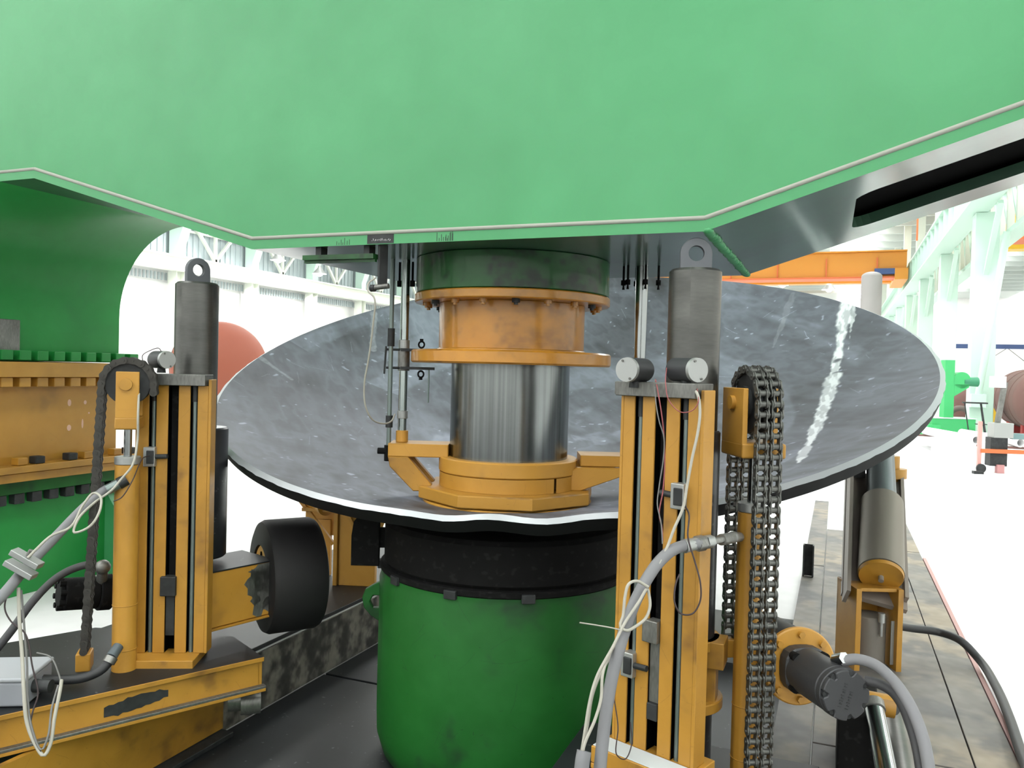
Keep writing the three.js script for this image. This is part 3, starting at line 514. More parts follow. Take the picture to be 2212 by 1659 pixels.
// ---------------------------------------------------------------- chain lifts
const PITCH = 0.0381;
function plate8(x, th, r, wst) {
  const pts = [], n = 8; for (let k = 0; k <= n; k++) { const a = Math.PI * k / n; pts.push([r * Math.cos(a), PITCH / 2 + r * Math.sin(a) * 0.98]); }
  pts.push([-wst, 0]); for (let k = 0; k <= n; k++) { const a = Math.PI * (1 + k / n); pts.push([r * Math.cos(a), -PITCH / 2 + r * Math.sin(a) * 0.98]); } pts.push([wst, 0]);
  return prism(pts, -th / 2, th / 2).rotateY(Math.PI / 2).translate(x, 0, 0);
}
const cylX = (r, L, y, x = 0, seg = 10) => new THREE.CylinderGeometry(r, r, L, seg).rotateZ(Math.PI / 2).translate(x, y, 0);
const linkGeo = [
  join([-0.0265, 0.0265].flatMap(s => [plate8(s - 0.0135, 0.0048, 0.0165, 0.0125), plate8(s + 0.0135, 0.0048, 0.0165, 0.0125), cylX(0.0112, 0.0225, PITCH / 2, s), cylX(0.0112, 0.0225, -PITCH / 2, s)])),
  join([plate8(-0.0465, 0.0048, 0.0158, 0.012), plate8(0.0465, 0.0048, 0.0158, 0.012), plate8(-0.0066, 0.0045, 0.0158, 0.012), plate8(0.0066, 0.0045, 0.0158, 0.012), cylX(0.0056, 0.107, PITCH / 2), cylX(0.0056, 0.107, -PITCH / 2)]),
];
function chainLift(o) {
  const base = thing('lift_cylinder', o.label, 'cylinder', V(o.mid.x, 0, o.mid.z), o.turn);
  const cy = o.cy, hb = 0.085;
  part('barrel', ring(0, o.r, o.yBot, o.yBar, 0.004, 40), mat.yellowClean, base);
  for (const t of [0.1, 0.3]) part('joint_ring', new THREE.TorusGeometry(o.r, 0.0022, 5, 40).rotateX(Math.PI / 2).translate(0, o.yBot + t, 0), mat.yellow, base);
  part('gland', ring(0, o.r + 0.002, o.yBar, o.yBar + 0.035, 0.003, 40), mat.alu, base, 'bare metal gland ring');
  part('piston_rod', rod(V(0, o.yBar, 0), V(0, cy - 0.2, 0), 0.0175, 0.0175, 24), mat.chrome, base, 'bright chrome rod');
  part('yoke_base', rbox(-0.085, 0.085, cy - 0.2, cy - 0.145, o.cheek[0] - 0.004, o.cheek[1] + 0.004, 0.008), mat.yellow, base);
  for (const s of [-1, 1]) part('yoke_cheek', rbox(s * 0.074 - 0.01, s * 0.074 + 0.01, cy - 0.15, cy + 0.055, ...(s === o.boss ? o.cheek : [-0.05, 0.02]), 0.003), mat.yellowClean, base);
  part('pin_boss', [cylX(0.026, 0.02, cy, 0.09 * o.boss, 24), cylX(0.02, 0.16, cy, 0, 16)], mat.yellow, base);
  const sp = []; for (const s of [-0.0265, 0.0265]) sp.push(cylX(o.rad - 0.013, 0.018, cy, s, 28));
  part('sprocket', [...sp, cylX(o.rad * 0.5, 0.1, cy, 0, 20)], mat.dark, base);
  // the chain: up one side, over the sprocket, down the other
  const ch = thing('roller_chain', o.chainLabel, 'chain', V(o.mid.x, 0, o.mid.z), o.turn, 'double-strand roller chains');
  const path = []; const add = (y, z) => path.push([y, z]); const R = o.rad;
  const arc = []; const nA = Math.round(Math.PI * R / PITCH); for (let k = 0; k <= nA; k++) { const a = Math.PI * k / nA; arc.push([cy + R * Math.sin(a), R * Math.cos(a)]); }
  const front = []; for (let k = 1; ; k++) { const y = cy - k * PITCH; if (y < o.frontBot) break; front.push([y, R + (o.lean || 0) * k * PITCH]); }
  const back = []; for (let k = 1; ; k++) { const y = cy - k * PITCH; if (y < o.backBot) break; back.push([y, -R]); }
  const all = [...front.reverse(), ...arc, ...back];
  for (let k = 0; k + 1 < all.length; k++) {
    const m = new THREE.Mesh(linkGeo[k % 2], o.chainMat); m.name = k % 2 ? 'outer_link' : 'inner_link'; m.castShadow = m.receiveShadow = true;
    const [y0, z0] = all[k], [y1, z1] = all[k + 1]; m.position.set(0, (y0 + y1) / 2, (z0 + z1) / 2); m.rotation.x = Math.atan2(z1 - z0, y1 - y0); m.scale.y = Math.hypot(y1 - y0, z1 - z0) / PITCH; ch.add(m);
  }
  if (o.backAnchor) part('chain_anchor', [rbox(-0.045, 0.045, o.backBot - 0.06, o.backBot + 0.012, -R - 0.025, -R + 0.025, 0.006), rod(V(-0.06, o.backBot, -R), V(0.06, o.backBot, -R), 0.012)], mat.yellow, ch);
  if (o.frontAnchor) part('chain_anchor', [rbox(-0.045, 0.045, o.frontBot - 0.05, o.frontBot + 0.03, R - 0.03 + (o.lean || 0) * (cy - o.frontBot), R + 0.03 + (o.lean || 0) * (cy - o.frontBot), 0.006)], mat.yellow, ch);
  return base;
}
const fR = atD(1652, 1200, 2.9), turnR = 0.5, midR = fR.clone().addScaledVector(V(Math.sin(turnR), 0, Math.cos(turnR)), -0.125);
chainLift({ label: 'yellow hydraulic lift cylinder with chrome rod next to the thick chain', chainLabel: 'heavy double roller chain looped over a sprocket in the right foreground', mid: midR, turn: turnR, rad: 0.125, cy: 1.498, r: 0.05, yBot: 0.064, yBar: 1.09, frontBot: 0.09, backBot: 0.56, boss: -1, cheek: [-0.108, 0.09], backAnchor: true, chainMat: mat.chain });
const turnL = -0.87, mL = atD(272, 1200, 3.62);
chainLift({ label: 'yellow hydraulic lift cylinder standing beside the green column', chainLabel: 'dark greasy roller chain seen edge-on in front of the green column', mid: mL, turn: turnL, rad: 0.105, cy: 1.49, r: 0.052, yBot: 0.2, yBar: 1.13, frontBot: 0.27, backBot: 1.44, boss: 1, cheek: [-0.052, 0.042], lean: 0.045, frontAnchor: true, chainMat: mat.chainDirty });

// ---------------------------------------------------------------- carriage base of the second tower
{
  const g = thing('tower_carriage', 'yellow welded carriage base with a black bare patch, under the tower', 'base');
  const a = V(-3.2, 0, -1.72), b = V(-2.498, 0, -3.085); g.position.copy(a);
  const d = b.clone().sub(a), L = d.length(); g.rotation.y = Math.atan2(-d.z, d.x);      // local x runs to the far end, local z to the viewer's side
  const yT = 0.205, yB = 0.062;
  part('front_plate', rbox(0, L, yB, yT - 0.016, -0.03, 0, 0.003), mat.yellow, g);
  part('deck', prism([[L + 0.01, 0.015], [0, 0.015], [0, -0.9], [L - 0.5, -0.9], [L - 0.1, -0.5], [L + 0.01, -0.35]].reverse(), 0, 0.016).rotateX(Math.PI / 2).translate(0, yT, 0), mat.oily, g, 'dirty deck plate');
  part('deck_edge', rbox(0, L + 0.012, yT - 0.018, yT + 0.002, 0.014, 0.02, 0.002), mat.yellow, g);
  part('lower_flange', rbox(0, L + 0.02, yB - 0.016, yB, -0.12, 0.03, 0.003), mat.yellow, g);
  part('worn_edge', rbox(0, L + 0.02, yB - 0.001, yB + 0.012, 0.0, 0.031, 0.003), mat.steel, g, 'worn grey flange edge');
  part('end_plate', rbox(L - 0.01, L + 0.012, yB, yT - 0.016, -0.35, 0.0, 0.003), mat.yellow, g);
  let s = 7; const rr = () => { s = (s * 1664525 + 1013904223) >>> 0; return s / 4294967296; };
  const top = [], bot = []; for (let k = 0; k <= 14; k++) { const t = k / 14; top.push([L - 0.68 + 0.26 * t, 0.138 + 0.045 * t - 0.03 * t * t * t + 0.01 * (rr() - 0.5)]); bot.push([L - 0.68 + 0.26 * t, 0.09 + 0.03 * t * t + 0.01 * (rr() - 0.5)]); }
  part('bare_patch', prism([...bot, ...top.reverse()], 0, 0.0015), mat.dark, g, 'ragged black patch of missing paint');
  const sk = thing('carriage_rail', 'yellow rail beam below the carriage base at the pit edge', 'rail', V(0, 0, 0));
  part('web', box(-2.925, -2.9, -0.3, 0.04, -3.3, -1.55), mat.yellow, sk);
  part('foot_flange', rbox(-2.93, -2.83, -0.33, -0.305, -3.3, -1.55), mat.dark, sk);
  for (const [px, py] of [[512, 1508], [540, 1515]]) { const p = atD(px, py, 3.95); part('guide_roller', rod(p.clone().add(V(-0.03, 0, 0.03)), p.clone().add(V(0.04, 0, -0.03)), 0.058, 0.058, 24), mat.steel, sk); part('roller_shaft', rod(p.clone(), p.clone().add(V(0, 0.16, 0)), 0.018), mat.dark, sk); }
  // small yellow clamp and box on the deck
  const q = atY(15, 1490, 0.205);
  g.updateMatrixWorld(true);
  part('deck_lug', rbox(-0.02, 0.02, 0, 0.07, -0.02, 0.02), mat.yellow, g).position.copy(g.worldToLocal(q.clone()));
}
{
  const p = atD(14, 1412, 3.3);
  const b = thing('junction_box', 'light grey flat control box on the carriage deck', 'box', V(p.x, 0.207, p.z), 0.5);
  part('housing', rbox(-0.13, 0.13, 0, 0.1, -0.12, 0.12, 0.012), M('#8d9096', { roughness: 0.5 }), b); part('lid', rbox(-0.135, 0.135, 0.1, 0.118, -0.125, 0.125, 0.008), M('#a5a8ad', { roughness: 0.45 }), b);
  part('cable_gland', rod(V(0.12, 0.06, 0.05), V(0.2, 0.06, 0.06), 0.026), mat.dark, b);
  const q = atD(66, 1212, 3.15);
  const j = thing('cable_clip', 'grey metal clip plates bolted round the conduit', 'clip', q, 0.4);
  j.rotation.z = -0.5;
  part('plate', rbox(-0.06, 0.06, -0.035, -0.012, 0.02, 0.07, 0.003), mat.alu, j); part('plate', rbox(-0.06, 0.06, 0.012, 0.035, 0.02, 0.07, 0.003), mat.alu, j); part('bolt', [rod(V(0, 0.03, 0.045), V(0, 0.06, 0.045), 0.01)], mat.steel, j);
}
{
  const a = atD(128, 1284, 3.75), b = atD(240, 1278, 3.9);
  const m = thing('hydraulic_motor', 'small black hydraulic motor between the chain and the green column', 'motor', a.clone());
  const d = b.clone().sub(a), L = d.length(); m.quaternion.setFromUnitVectors(V(0, 1, 0), d.clone().normalize());
  part('body', [ring(0, 0.075, 0.015, L * 0.72, 0.004, 36)], mat.black, m); part('front_housing', ring(0, 0.085, L * 0.72, L, 0.006, 24), mat.black, m);
  const cap = []; for (let k = 0; k < 8; k++) cap.push(new THREE.CylinderGeometry(0.013, 0.013, 0.03, 8).translate(0.062 * Math.cos(k * 0.785), 0.005, 0.062 * Math.sin(k * 0.785)));
  part('end_cap', [ring(0, 0.055, -0.005, 0.015, 0.004, 24), ...cap], mat.black, m);
  const f = atD(222, 1225, 3.8); const lf = f.sub(a).applyQuaternion(m.quaternion.clone().invert());
  part('port_fitting', new THREE.SphereGeometry(0.035, 12, 8).translate(lf.x, lf.y, lf.z), mat.steel, m); part('port_neck', rod(lf, V(0, L * 0.8, 0), 0.024), mat.steel, m);
}
const hose = (name, label, pts, r, m, cat = 'hose') => single(name, label, cat, tube(pts.map(p => atD(...p)), r, 10), m);
hose('conduit_hose', 'thick grey conduit rising from the left edge to the cylinder port', [[-360, 1790, 2.8], [-240, 1560, 2.82], [-60, 1350, 2.9], [0, 1292, 3.0], [60, 1222, 3.2], [120, 1160, 3.35], [180, 1098, 3.5], [225, 1060, 3.55], [262, 1043, 3.57]], 0.021, mat.hoseGrey);
hose('pressure_hose', 'black rubber hose arching behind the chain to the small motor', [[-30, 1430, 3.5], [25, 1362, 3.55], [70, 1300, 3.6], [120, 1250, 3.7], [160, 1228, 3.75], [195, 1220, 3.78], [215, 1226, 3.8]], 0.018, mat.hoseDark);
hose('return_hose', 'black hose lying along the carriage deck to the cylinder foot', [[-40, 1460, 3.25], [40, 1464, 3.3], [120, 1468, 3.38], [180, 1464, 3.42], [220, 1446, 3.46], [243, 1418, 3.5], [256, 1398, 3.55]], 0.02, mat.hoseBlack);
{
  const s = thing('hose_fitting', 'short grey steel fitting joining the deck hose to the cylinder', 'fitting', V(0, 0, 0));
  part('ferrule', rod(atD(240, 1420, 3.49), atD(256, 1396, 3.54), 0.024, 0.022), M('#5d666b', { roughness: 0.5, metalness: 0.4 }), s); part('nut', rod(atD(234, 1432, 3.475), atD(242, 1419, 3.49), 0.027, 0.027, 6), mat.steel, s);
  const t = thing('hose_fitting', 'dark steel fitting at the upper port of the cylinder beside the column', 'fitting', V(0, 0, 0));
  part('ferrule', rod(atD(232, 1058, 3.54), atD(258, 1044, 3.56), 0.023), mat.rodDark, t); part('nut', rod(atD(256, 1045, 3.555), atD(274, 1035, 3.57), 0.027, 0.027, 6), mat.dark, t);
}
hose('signal_cable', 'white cable looping over the grey conduit left of the tower', [[300, 850, 3.55], [298, 900, 3.5], [297, 950, 3.5], [286, 1005, 3.45], [262, 1035, 3.43], [240, 1060, 3.4], [205, 1085, 3.35], [170, 1120, 3.25], [160, 1150, 3.2], [190, 1140, 3.2], [215, 1105, 3.3], [218, 1075, 3.35], [200, 1066, 3.4], [180, 1090, 3.35], [150, 1140, 3.2], [110, 1158, 3.15], [80, 1185, 3.1], [60, 1205, 3.08]], 0.005, mat.wireWhite, 'cable');
hose('signal_cable', 'white cable bundle hanging in a loop over the carriage base', [[40, 1270, 3.1], [42, 1340, 3.05], [48, 1420, 2.98], [52, 1500, 2.92], [58, 1560, 2.9], [75, 1605, 2.89], [95, 1632, 2.88], [108, 1610, 2.9], [118, 1550, 2.93], [130, 1490, 2.97], [133, 1470, 3.02]], 0.0065, mat.wireWhite, 'cable');
hose('signal_cable', 'second pale cable of the hanging loop, beside the white one', [[46, 1275, 3.12], [52, 1350, 3.07], [58, 1430, 3.0], [60, 1510, 2.93], [68, 1570, 2.9], [90, 1620, 2.88], [104, 1590, 2.9], [112, 1530, 2.94], [126, 1480, 2.98]], 0.004, mat.wireGrey, 'cable');
hose('signal_cable', 'thin dark wire dangling inside the hanging loop', [[30, 1250, 3.1], [10, 1310, 3.1], [22, 1340, 3.08], [55, 1370, 3.05], [70, 1440, 3.0], [82, 1500, 2.96], [70, 1540, 2.93], [66, 1580, 2.9], [88, 1625, 2.88]], 0.003, mat.wireDark, 'cable');
hose('signal_cable', 'thin dark wire drooping from the grey control box', [[80, 1410, 3.2], [110, 1420, 3.15], [125, 1450, 3.1], [132, 1490, 3.0], [122, 1520, 2.95]], 0.003, mat.wireGrey, 'cable');
hose('signal_cable', 'thin wire from the sensor block to the cylinder of the left tower', [[322, 985, 3.68], [308, 990, 3.6], [300, 1005, 3.55], [285, 1040, 3.45], [262, 1075, 3.42], [245, 1083, 3.4]], 0.0025, mat.wireDark, 'cable');
hose('signal_cable', 'thin wire arching over the small motor of the left tower', [[310, 785, 3.72], [308, 768, 3.72], [325, 757, 3.72], [342, 752, 3.72], [350, 762, 3.7]], 0.002, mat.wireDark, 'cable');

// ---------------------------------------------------------------- hydraulic motor and hoses at the right
{
  const a = atD(1728, 1440, 2.98), b = atD(1829, 1503, 2.66), d = b.clone().sub(a), L = d.length(); d.normalize();
  const m = thing('hydraulic_motor', 'big black hydraulic motor on a round yellow flange, beside the thick chain', 'motor', a.clone());
  m.quaternion.setFromUnitVectors(V(0, 1, 0), d);
  part('flange', ring(0, 0.142, -0.025, 0, 0.005, 60), mat.yellowClean, m);
  for (let k = 0; k < 8; k++) { const an = k * Math.PI / 4 + 0.3; part('flange_bolt', [hexBolt(0.013, 0.016).translate(0.118 * Math.cos(an), 0.008, 0.118 * Math.sin(an))], mat.yellow, m); }
  part('gearbox', ring(0, 0.125, -0.3, -0.027, 0.012, 48), mat.dark, m);
  const sq = []; for (let k = 0; k < 24; k++) { const an = k / 24 * 6.283, r = 0.083 / Math.pow(Math.pow(Math.abs(Math.cos(an)), 3.2) + Math.pow(Math.abs(Math.sin(an)), 3.2), 1 / 3.2); sq.push([r * Math.cos(an), r * Math.sin(an)]); }
  part('mounting_block', prism(sq, 0, 0.06, null, 0.006).rotateX(-Math.PI / 2).rotateY(0.5), mat.motor, m);
  for (let k = 0; k < 4; k++) { const an = k * Math.PI / 2 + 0.3; part('mount_bolt', new THREE.CylinderGeometry(0.017, 0.017, 0.03, 12).translate(0.078 * Math.cos(an), 0.07, 0.078 * Math.sin(an)), mat.black, m); }
  part('body', ring(0, 0.082, 0.05, L - 0.055, 0.003, 56), mat.motor, m);
  part('body_band', ring(0, 0.0835, L - 0.05, L - 0.022, 0.003, 56), mat.motor, m);
  const out = []; for (let k = 0; k < 96; k++) { const an = k / 96 * 6.283, q = Math.cos(7 * an); const r = 0.082 - 0.018 * sstep(0.45, 0.95, q); out.push([r * Math.cos(an), r * Math.sin(an)]); }
  const cap = part('end_cap', prism(out, L - 0.024, L, null, 0.003).rotateX(-Math.PI / 2), mat.motor, m);
  for (let k = 0; k < 7; k++) { const an = k / 7 * 6.283; part('cap_screw', new THREE.CylinderGeometry(0.011, 0.011, 0.016, 12).translate(0.069 * Math.cos(an), L - 0.016, -0.069 * Math.sin(an)), mat.dark, cap); }
  // two rows of worn cast lettering, too blurred to read
  const row = [];
  for (const [z, n] of [[-0.014, 9], [0.012, 7]]) for (let k = 0; k < n; k++) { const x = -0.042 + k * 0.0095; row.push(rbox(x, x + 0.0018 + 0.0012 * (k % 3), L, L + 0.0018, z - 0.006 + 0.002 * (k % 2), z + 0.006, 0.0006)); if (k % 2) row.push(rbox(x, x + 0.006, L, L + 0.0016, z - 0.002, z, 0.0006)); }
  part('cast_lettering', join(row).rotateY(1.75), mat.dark, cap, 'worn raised casting marks');
  const up = V(0.45, 0.85, -0.3).normalize();
  const pt = atD(1818, 1422, 2.74).sub(a).applyQuaternion(m.quaternion.clone().invert());
  part('port_nut', rod(pt.clone().multiplyScalar(0.86), pt.clone().multiplyScalar(1.06), 0.02, 0.02, 6), mat.chrome, m, 'shiny hose nut');
}
hose('motor_hose', 'upper grey hose curving from the big motor down to the floor', [[1818, 1428, 2.74], [1850, 1424, 2.72], [1890, 1436, 2.68], [1925, 1465, 2.62], [1955, 1505, 2.55], [1978, 1550, 2.5], [1995, 1600, 2.46], [2008, 1670, 2.42], [2030, 1850, 2.36], [2050, 1985, 2.34]], 0.0185, mat.hoseGrey);
hose('motor_hose', 'lower dark grey hose from the cap side of the big motor', [[1868, 1470, 2.7], [1895, 1476, 2.68], [1925, 1492, 2.65], [1948, 1520, 2.6], [1965, 1560, 2.55], [1980, 1610, 2.5], [1990, 1670, 2.46], [2000, 1850, 2.4], [2010, 1965, 2.4]], 0.0165, mat.hoseDark);
hose('pressure_hose', 'long black hose sweeping off the platform onto the white floor', [[1935, 1352, 4.55], [1975, 1358, 4.6], [2030, 1366, 4.6], [2075, 1384, 4.5], [2115, 1425, 4.42], [2150, 1480, 4.12], [2180, 1550, 3.72], [2205, 1625, 3.36], [2240, 1720, 3.0]], 0.022, mat.hoseBlack);
{
  const g = thing('feed_cylinder', 'chrome feed cylinder rod with a yellow clevis below the motor', 'cylinder', V(0, 0, 0));
  part('rod', rod(atD(1888, 1530, 3.05), atD(1925, 1720, 2.7), 0.036, 0.036, 28), mat.chrome, g, 'chrome rod');
  part('collar', rod(atD(1886, 1518, 3.07), atD(1889, 1534, 3.04), 0.04, 0.04, 24), mat.steel, g);
  part('clevis', [rod(atD(1868, 1515, 3.13), atD(1932, 1527, 3.1), 0.042, 0.042, 24)], mat.yellow, g);
  part('clevis_pin', rod(atD(1930, 1526, 3.1), atD(1936, 1528, 3.09), 0.03, 0.03, 16), mat.dark, g);
  const p = atY(1870, 1690, 0.03);
  const h = thing('valve_block', 'dark machine block on the platform behind the chrome rod', 'block', V(0.17, 0.027, -3.42), 0);
  part('housing', rbox(-0.13, 0.02, 0, 0.3, -0.25, 0.12, 0.01), mat.black, h); part('tube', rod(V(0.1, 0.09, -0.3), V(0.1, 0.09, 0.3), 0.085), mat.pipe, h); part('foot', rbox(0.02, 0.18, 0, 0.02, -0.2, 0.2), mat.black, h);
}

// ---------------------------------------------------------------- right tower cables
hose('signal_cable', 'white cable running down the front of the tower with two motors', [[1493, 838, 2.76], [1506, 850, 2.73], [1512, 885, 2.71], [1508, 930, 2.7], [1495, 990, 2.69], [1484, 1050, 2.68], [1476, 1095, 2.67], [1455, 1145, 2.66], [1442, 1180, 2.65], [1420, 1225, 2.6], [1385, 1290, 2.58], [1355, 1340, 2.56], [1335, 1390, 2.54], [1300, 1450, 2.5], [1280, 1500, 2.48], [1270, 1560, 2.46], [1260, 1620, 2.42], [1255, 1850, 2.34], [1248, 2150, 2.22]], 0.005, mat.wireWhite, 'cable');
hose('signal_cable', 'thin red wire dropping from the left motor down the tower slot', [[1416, 820, 2.86], [1422, 850, 2.8], [1430, 900, 2.78], [1434, 940, 2.78], [1436, 1000, 2.78], [1432, 1060, 2.77], [1424, 1110, 2.76], [1430, 1140, 2.74], [1432, 1170, 2.72]], 0.0022, mat.wireRed, 'cable');
hose('signal_cable', 'thin grey wire beside the red one down the tower slot', [[1414, 820, 2.86], [1417, 870, 2.8], [1424, 910, 2.78], [1434, 945, 2.77], [1433, 990, 2.77], [1424, 1050, 2.76], [1420, 1090, 2.75], [1428, 1130, 2.73], [1431, 1175, 2.7]], 0.0022, mat.wireGrey, 'cable');
hose('signal_cable', 'thin red wire drooping between the two tower motors', [[1440, 795, 2.86], [1438, 830, 2.78], [1445, 865, 2.75], [1470, 890, 2.73], [1495, 887, 2.72], [1508, 870, 2.71], [1506, 840, 2.74]], 0.0018, mat.wireRed, 'cable');
hose('signal_cable', 'thin dark wire looping below the sensor block on the tower', [[1478, 1090, 2.68], [1488, 1110, 2.68], [1486, 1160, 2.66], [1500, 1210, 2.64], [1513, 1260, 2.62], [1512, 1300, 2.62], [1495, 1326, 2.62], [1470, 1325, 2.62], [1457, 1300, 2.62], [1460, 1260, 2.64], [1468, 1240, 2.66]], 0.0028, mat.wireDark, 'cable');
hose('conduit_hose', 'thick grey conduit bending down across the tower with two motors', [[1512, 1174, 2.72], [1480, 1178, 2.7], [1450, 1190, 2.66], [1420, 1218, 2.62], [1395, 1255, 2.58], [1372, 1300, 2.55], [1355, 1345, 2.52], [1338, 1400, 2.48], [1325, 1450, 2.46], [1312, 1520, 2.43], [1302, 1600, 2.4], [1293, 1700, 2.36], [1285, 1850, 2.3], [1278, 2050, 2.22], [1270, 2230, 2.2], [1200, 2270, 2.25]], 0.0195, mat.hoseGrey);
{
  const s = thing('hose_fitting', 'grey steel hex fittings between the conduit and the chain-side cylinder', 'fitting', V(0, 0, 0));
  part('ferrule', rod(atD(1478, 1180, 2.7), atD(1505, 1174, 2.72), 0.024, 0.02, 20), mat.alu, s);
  part('nut', rod(atD(1504, 1175, 2.72), atD(1520, 1172, 2.74), 0.027, 0.027, 6), mat.steel, s); part('nut', rod(atD(1524, 1171, 2.745), atD(1538, 1169, 2.76), 0.023, 0.023, 6), mat.alu, s);
  part('pipe', rod(atD(1536, 1170, 2.76), atD(1560, 1166, 2.8), 0.012), mat.steel, s); part('elbow', [rod(atD(1558, 1166, 2.8), atD(1580, 1162, 2.86), 0.02), new THREE.SphereGeometry(0.021, 12, 8).translate(...atD(1584, 1160, 2.88).toArray()), rod(atD(1584, 1160, 2.88), atD(1597, 1160, 2.97), 0.018)], mat.steel, s);
}
hose('signal_cable', 'white looped slack cable tied to the conduit', [[1400, 1268, 2.53], [1375, 1255, 2.52], [1358, 1262, 2.51], [1350, 1290, 2.5], [1346, 1330, 2.49], [1340, 1352, 2.48], [1352, 1362, 2.47], [1370, 1355, 2.49], [1395, 1335, 2.51], [1404, 1310, 2.52], [1402, 1285, 2.53], [1398, 1272, 2.53], [1380, 1300, 2.51], [1350, 1345, 2.48], [1325, 1395, 2.45], [1290, 1460, 2.42], [1275, 1510, 2.4], [1262, 1590, 2.38], [1255, 1640, 2.36], [1250, 1850, 2.3], [1240, 2150, 2.22]], 0.0048, mat.wireWhite, 'cable');
hose('signal_cable', 'pale cable hanging left of the grey conduit', [[1345, 1370, 2.5], [1318, 1410, 2.46], [1302, 1455, 2.42], [1298, 1510, 2.4], [1285, 1555, 2.38], [1262, 1610, 2.36], [1250, 1680, 2.34], [1242, 1850, 2.3], [1230, 2150, 2.22]], 0.0048, mat.wireWhite, 'cable');
hose('cable_tie', 'pale tie end sticking out left of the conduit', [[1345, 1362, 2.47], [1320, 1356, 2.46], [1285, 1350, 2.45], [1252, 1345, 2.44]], 0.0022, mat.wireWhite, 'tie');
hose('signal_cable', 'thin dark wire hooked at the foot of the tower with two motors', [[1325, 1500, 2.86], [1335, 1570, 2.82], [1332, 1630, 2.8], [1350, 1640, 2.8], [1364, 1610, 2.82], [1362, 1560, 2.84]], 0.0022, mat.wireDark, 'cable');
single('cable_sleeve', 'short fat grey sleeve at the bottom of the hanging cables', 'sleeve', tube([atD(1262, 1622, 2.36), atD(1258, 1645, 2.35), atD(1254, 1690, 2.34)], 0.022, 12), mat.hoseGrey);

// ---------------------------------------------------------------- tilted jack at the back right
{
  const A = atD(1903, 1240, 4.4), B = atD(1905, 1088, 4.85), C = atD(1899, 920, 5.35), ax = C.clone().sub(A).normalize();
  const g = thing('tilted_jack', 'tilted grey jack on a yellow stand under the right side of the head', 'jack', V(0.26, 0.026, A.z)); const o = g.position;
  const L = p => p.clone().sub(o);
  part('cylinder', [rod(L(A), L(B), 0.119, 0.119, 48)], M('#7d776c', { roughness: 0.55, metalness: 0.35 }), g);
  const capD = ax.clone().multiplyScalar(-0.02);
  part('end_disc', rod(L(A).add(capD), L(A), 0.112, 0.116, 40), mat.yellow, g); part('bleed_plug', rod(L(A).addScaledVector(ax, -0.05), L(A).addScaledVector(ax, -0.02), 0.014), mat.alu, g);
  part('plunger', rod(L(B), L(C), 0.083, 0.083, 40), M('#6d7577', { roughness: 0.4, metalness: 0.5 }), g, 'smooth grey plunger');
  const side = RGT.clone().setY(0).normalize(), nrm = side.clone().cross(ax).normalize();   // pushes away from the viewer
  const off = nrm.clone().multiplyScalar(nrm.z > 0 ? -0.13 : 0.13);
  const c0 = A.clone().addScaledVector(ax, -0.1).add(off), c1 = atD(1895, 1012, 5.12).add(off.clone().multiplyScalar(0.6));
  const chan = (s0, s1, w, h, dz) => bar(L(c0).addScaledVector(side, s0).addScaledVector(off, dz), L(c1).addScaledVector(side, s1).addScaledVector(off, dz), w, h, off.clone().normalize());
  const chm = M('#857c74', { roughness: 0.5, metalness: 0.2 }); part('channel_back', chan(0, 0, 0.34, 0.03, 0), chm, g); part('channel_flange', chan(-0.165, -0.165, 0.02, 0.1, -0.4), chm, g); part('channel_flange', chan(0.165, 0.165, 0.02, 0.06, -0.2), chm, g);
  part('guide_stack', [rod(L(c1).addScaledVector(side, 0.1).add(V(0, -0.02, 0)), L(c1).addScaledVector(side, 0.1).add(V(0, 0.14, 0)), 0.06), rod(L(c1).addScaledVector(side, 0.12).add(V(0, 0.0, 0)), L(c1).addScaledVector(side, 0.12).add(V(0, 0.06, 0)), 0.085)], mat.yellow, g);
  part('rear_block', bar(L(c1).addScaledVector(side, -0.12), L(c1).addScaledVector(side, -0.12).add(V(0, 0.12, 0)), 0.12, 0.1, V(0, 0, 1)), mat.dark, g);
  // stand
  const sa = atD(1846, 1310, 4.35), sb = atD(1948, 1312, 4.35), w = sa.distanceTo(sb), sm = sa.clone().add(sb).multiplyScalar(0.5), yTop = sm.y + 0.1;
  const st = new THREE.Group(); st.name = 'stand'; g.add(st); st.position.copy(L(V(sm.x, 0, sm.z))); st.rotation.y = 0.384;
  const y0 = yTop - 0.026 * 0;
  part('back_plate', rbox(-w / 2, w / 2, 0.28, y0, -0.24, -0.22), mat.yellow, st);
  for (const s of [-1, 1]) part('leg_plate', rbox(s * (w / 2 - 0.015) - 0.015, s * (w / 2 - 0.015) + 0.015, 0, y0, -0.24, 0.02, 0.003), mat.yellow, st);
  part('saddle', rbox(-w / 2, w / 2, y0 - 0.02, y0, -0.22, 0), mat.yellow, st);
  part('inner_tube', ring(0, 0.085, 0, 0.3, 0.004, 32), M('#6f6a62', { roughness: 0.6 }), st).position.z = -0.1;
  part('fitting', [new THREE.CylinderGeometry(0.018, 0.018, 0.05, 12).translate(0.02, 0.31, 0.0), new THREE.CylinderGeometry(0.009, 0.009, 0.1, 8).translate(0.02, 0.26, 0)], mat.alu, st);
  part('scale_strip', rbox(0.08, 0.1, 0.05, 0.29, -0.02, -0.012), mat.alu, st);
}
single('angle_post', 'short dark angle-iron stub standing at the platform edge', 'post', (() => { const p = atY(1745, 1243, 0.026); return [rbox(-0.04, 0.04, 0, 0.25, -0.006, 0.006).translate(p.x, 0.026, p.z), rbox(-0.04, -0.028, 0, 0.25, 0, 0.06).translate(p.x, 0.026, p.z), rbox(0.03, 0.042, 0, 0.25, 0, 0.06).translate(p.x, 0.026, p.z)]; })(), mat.dark);

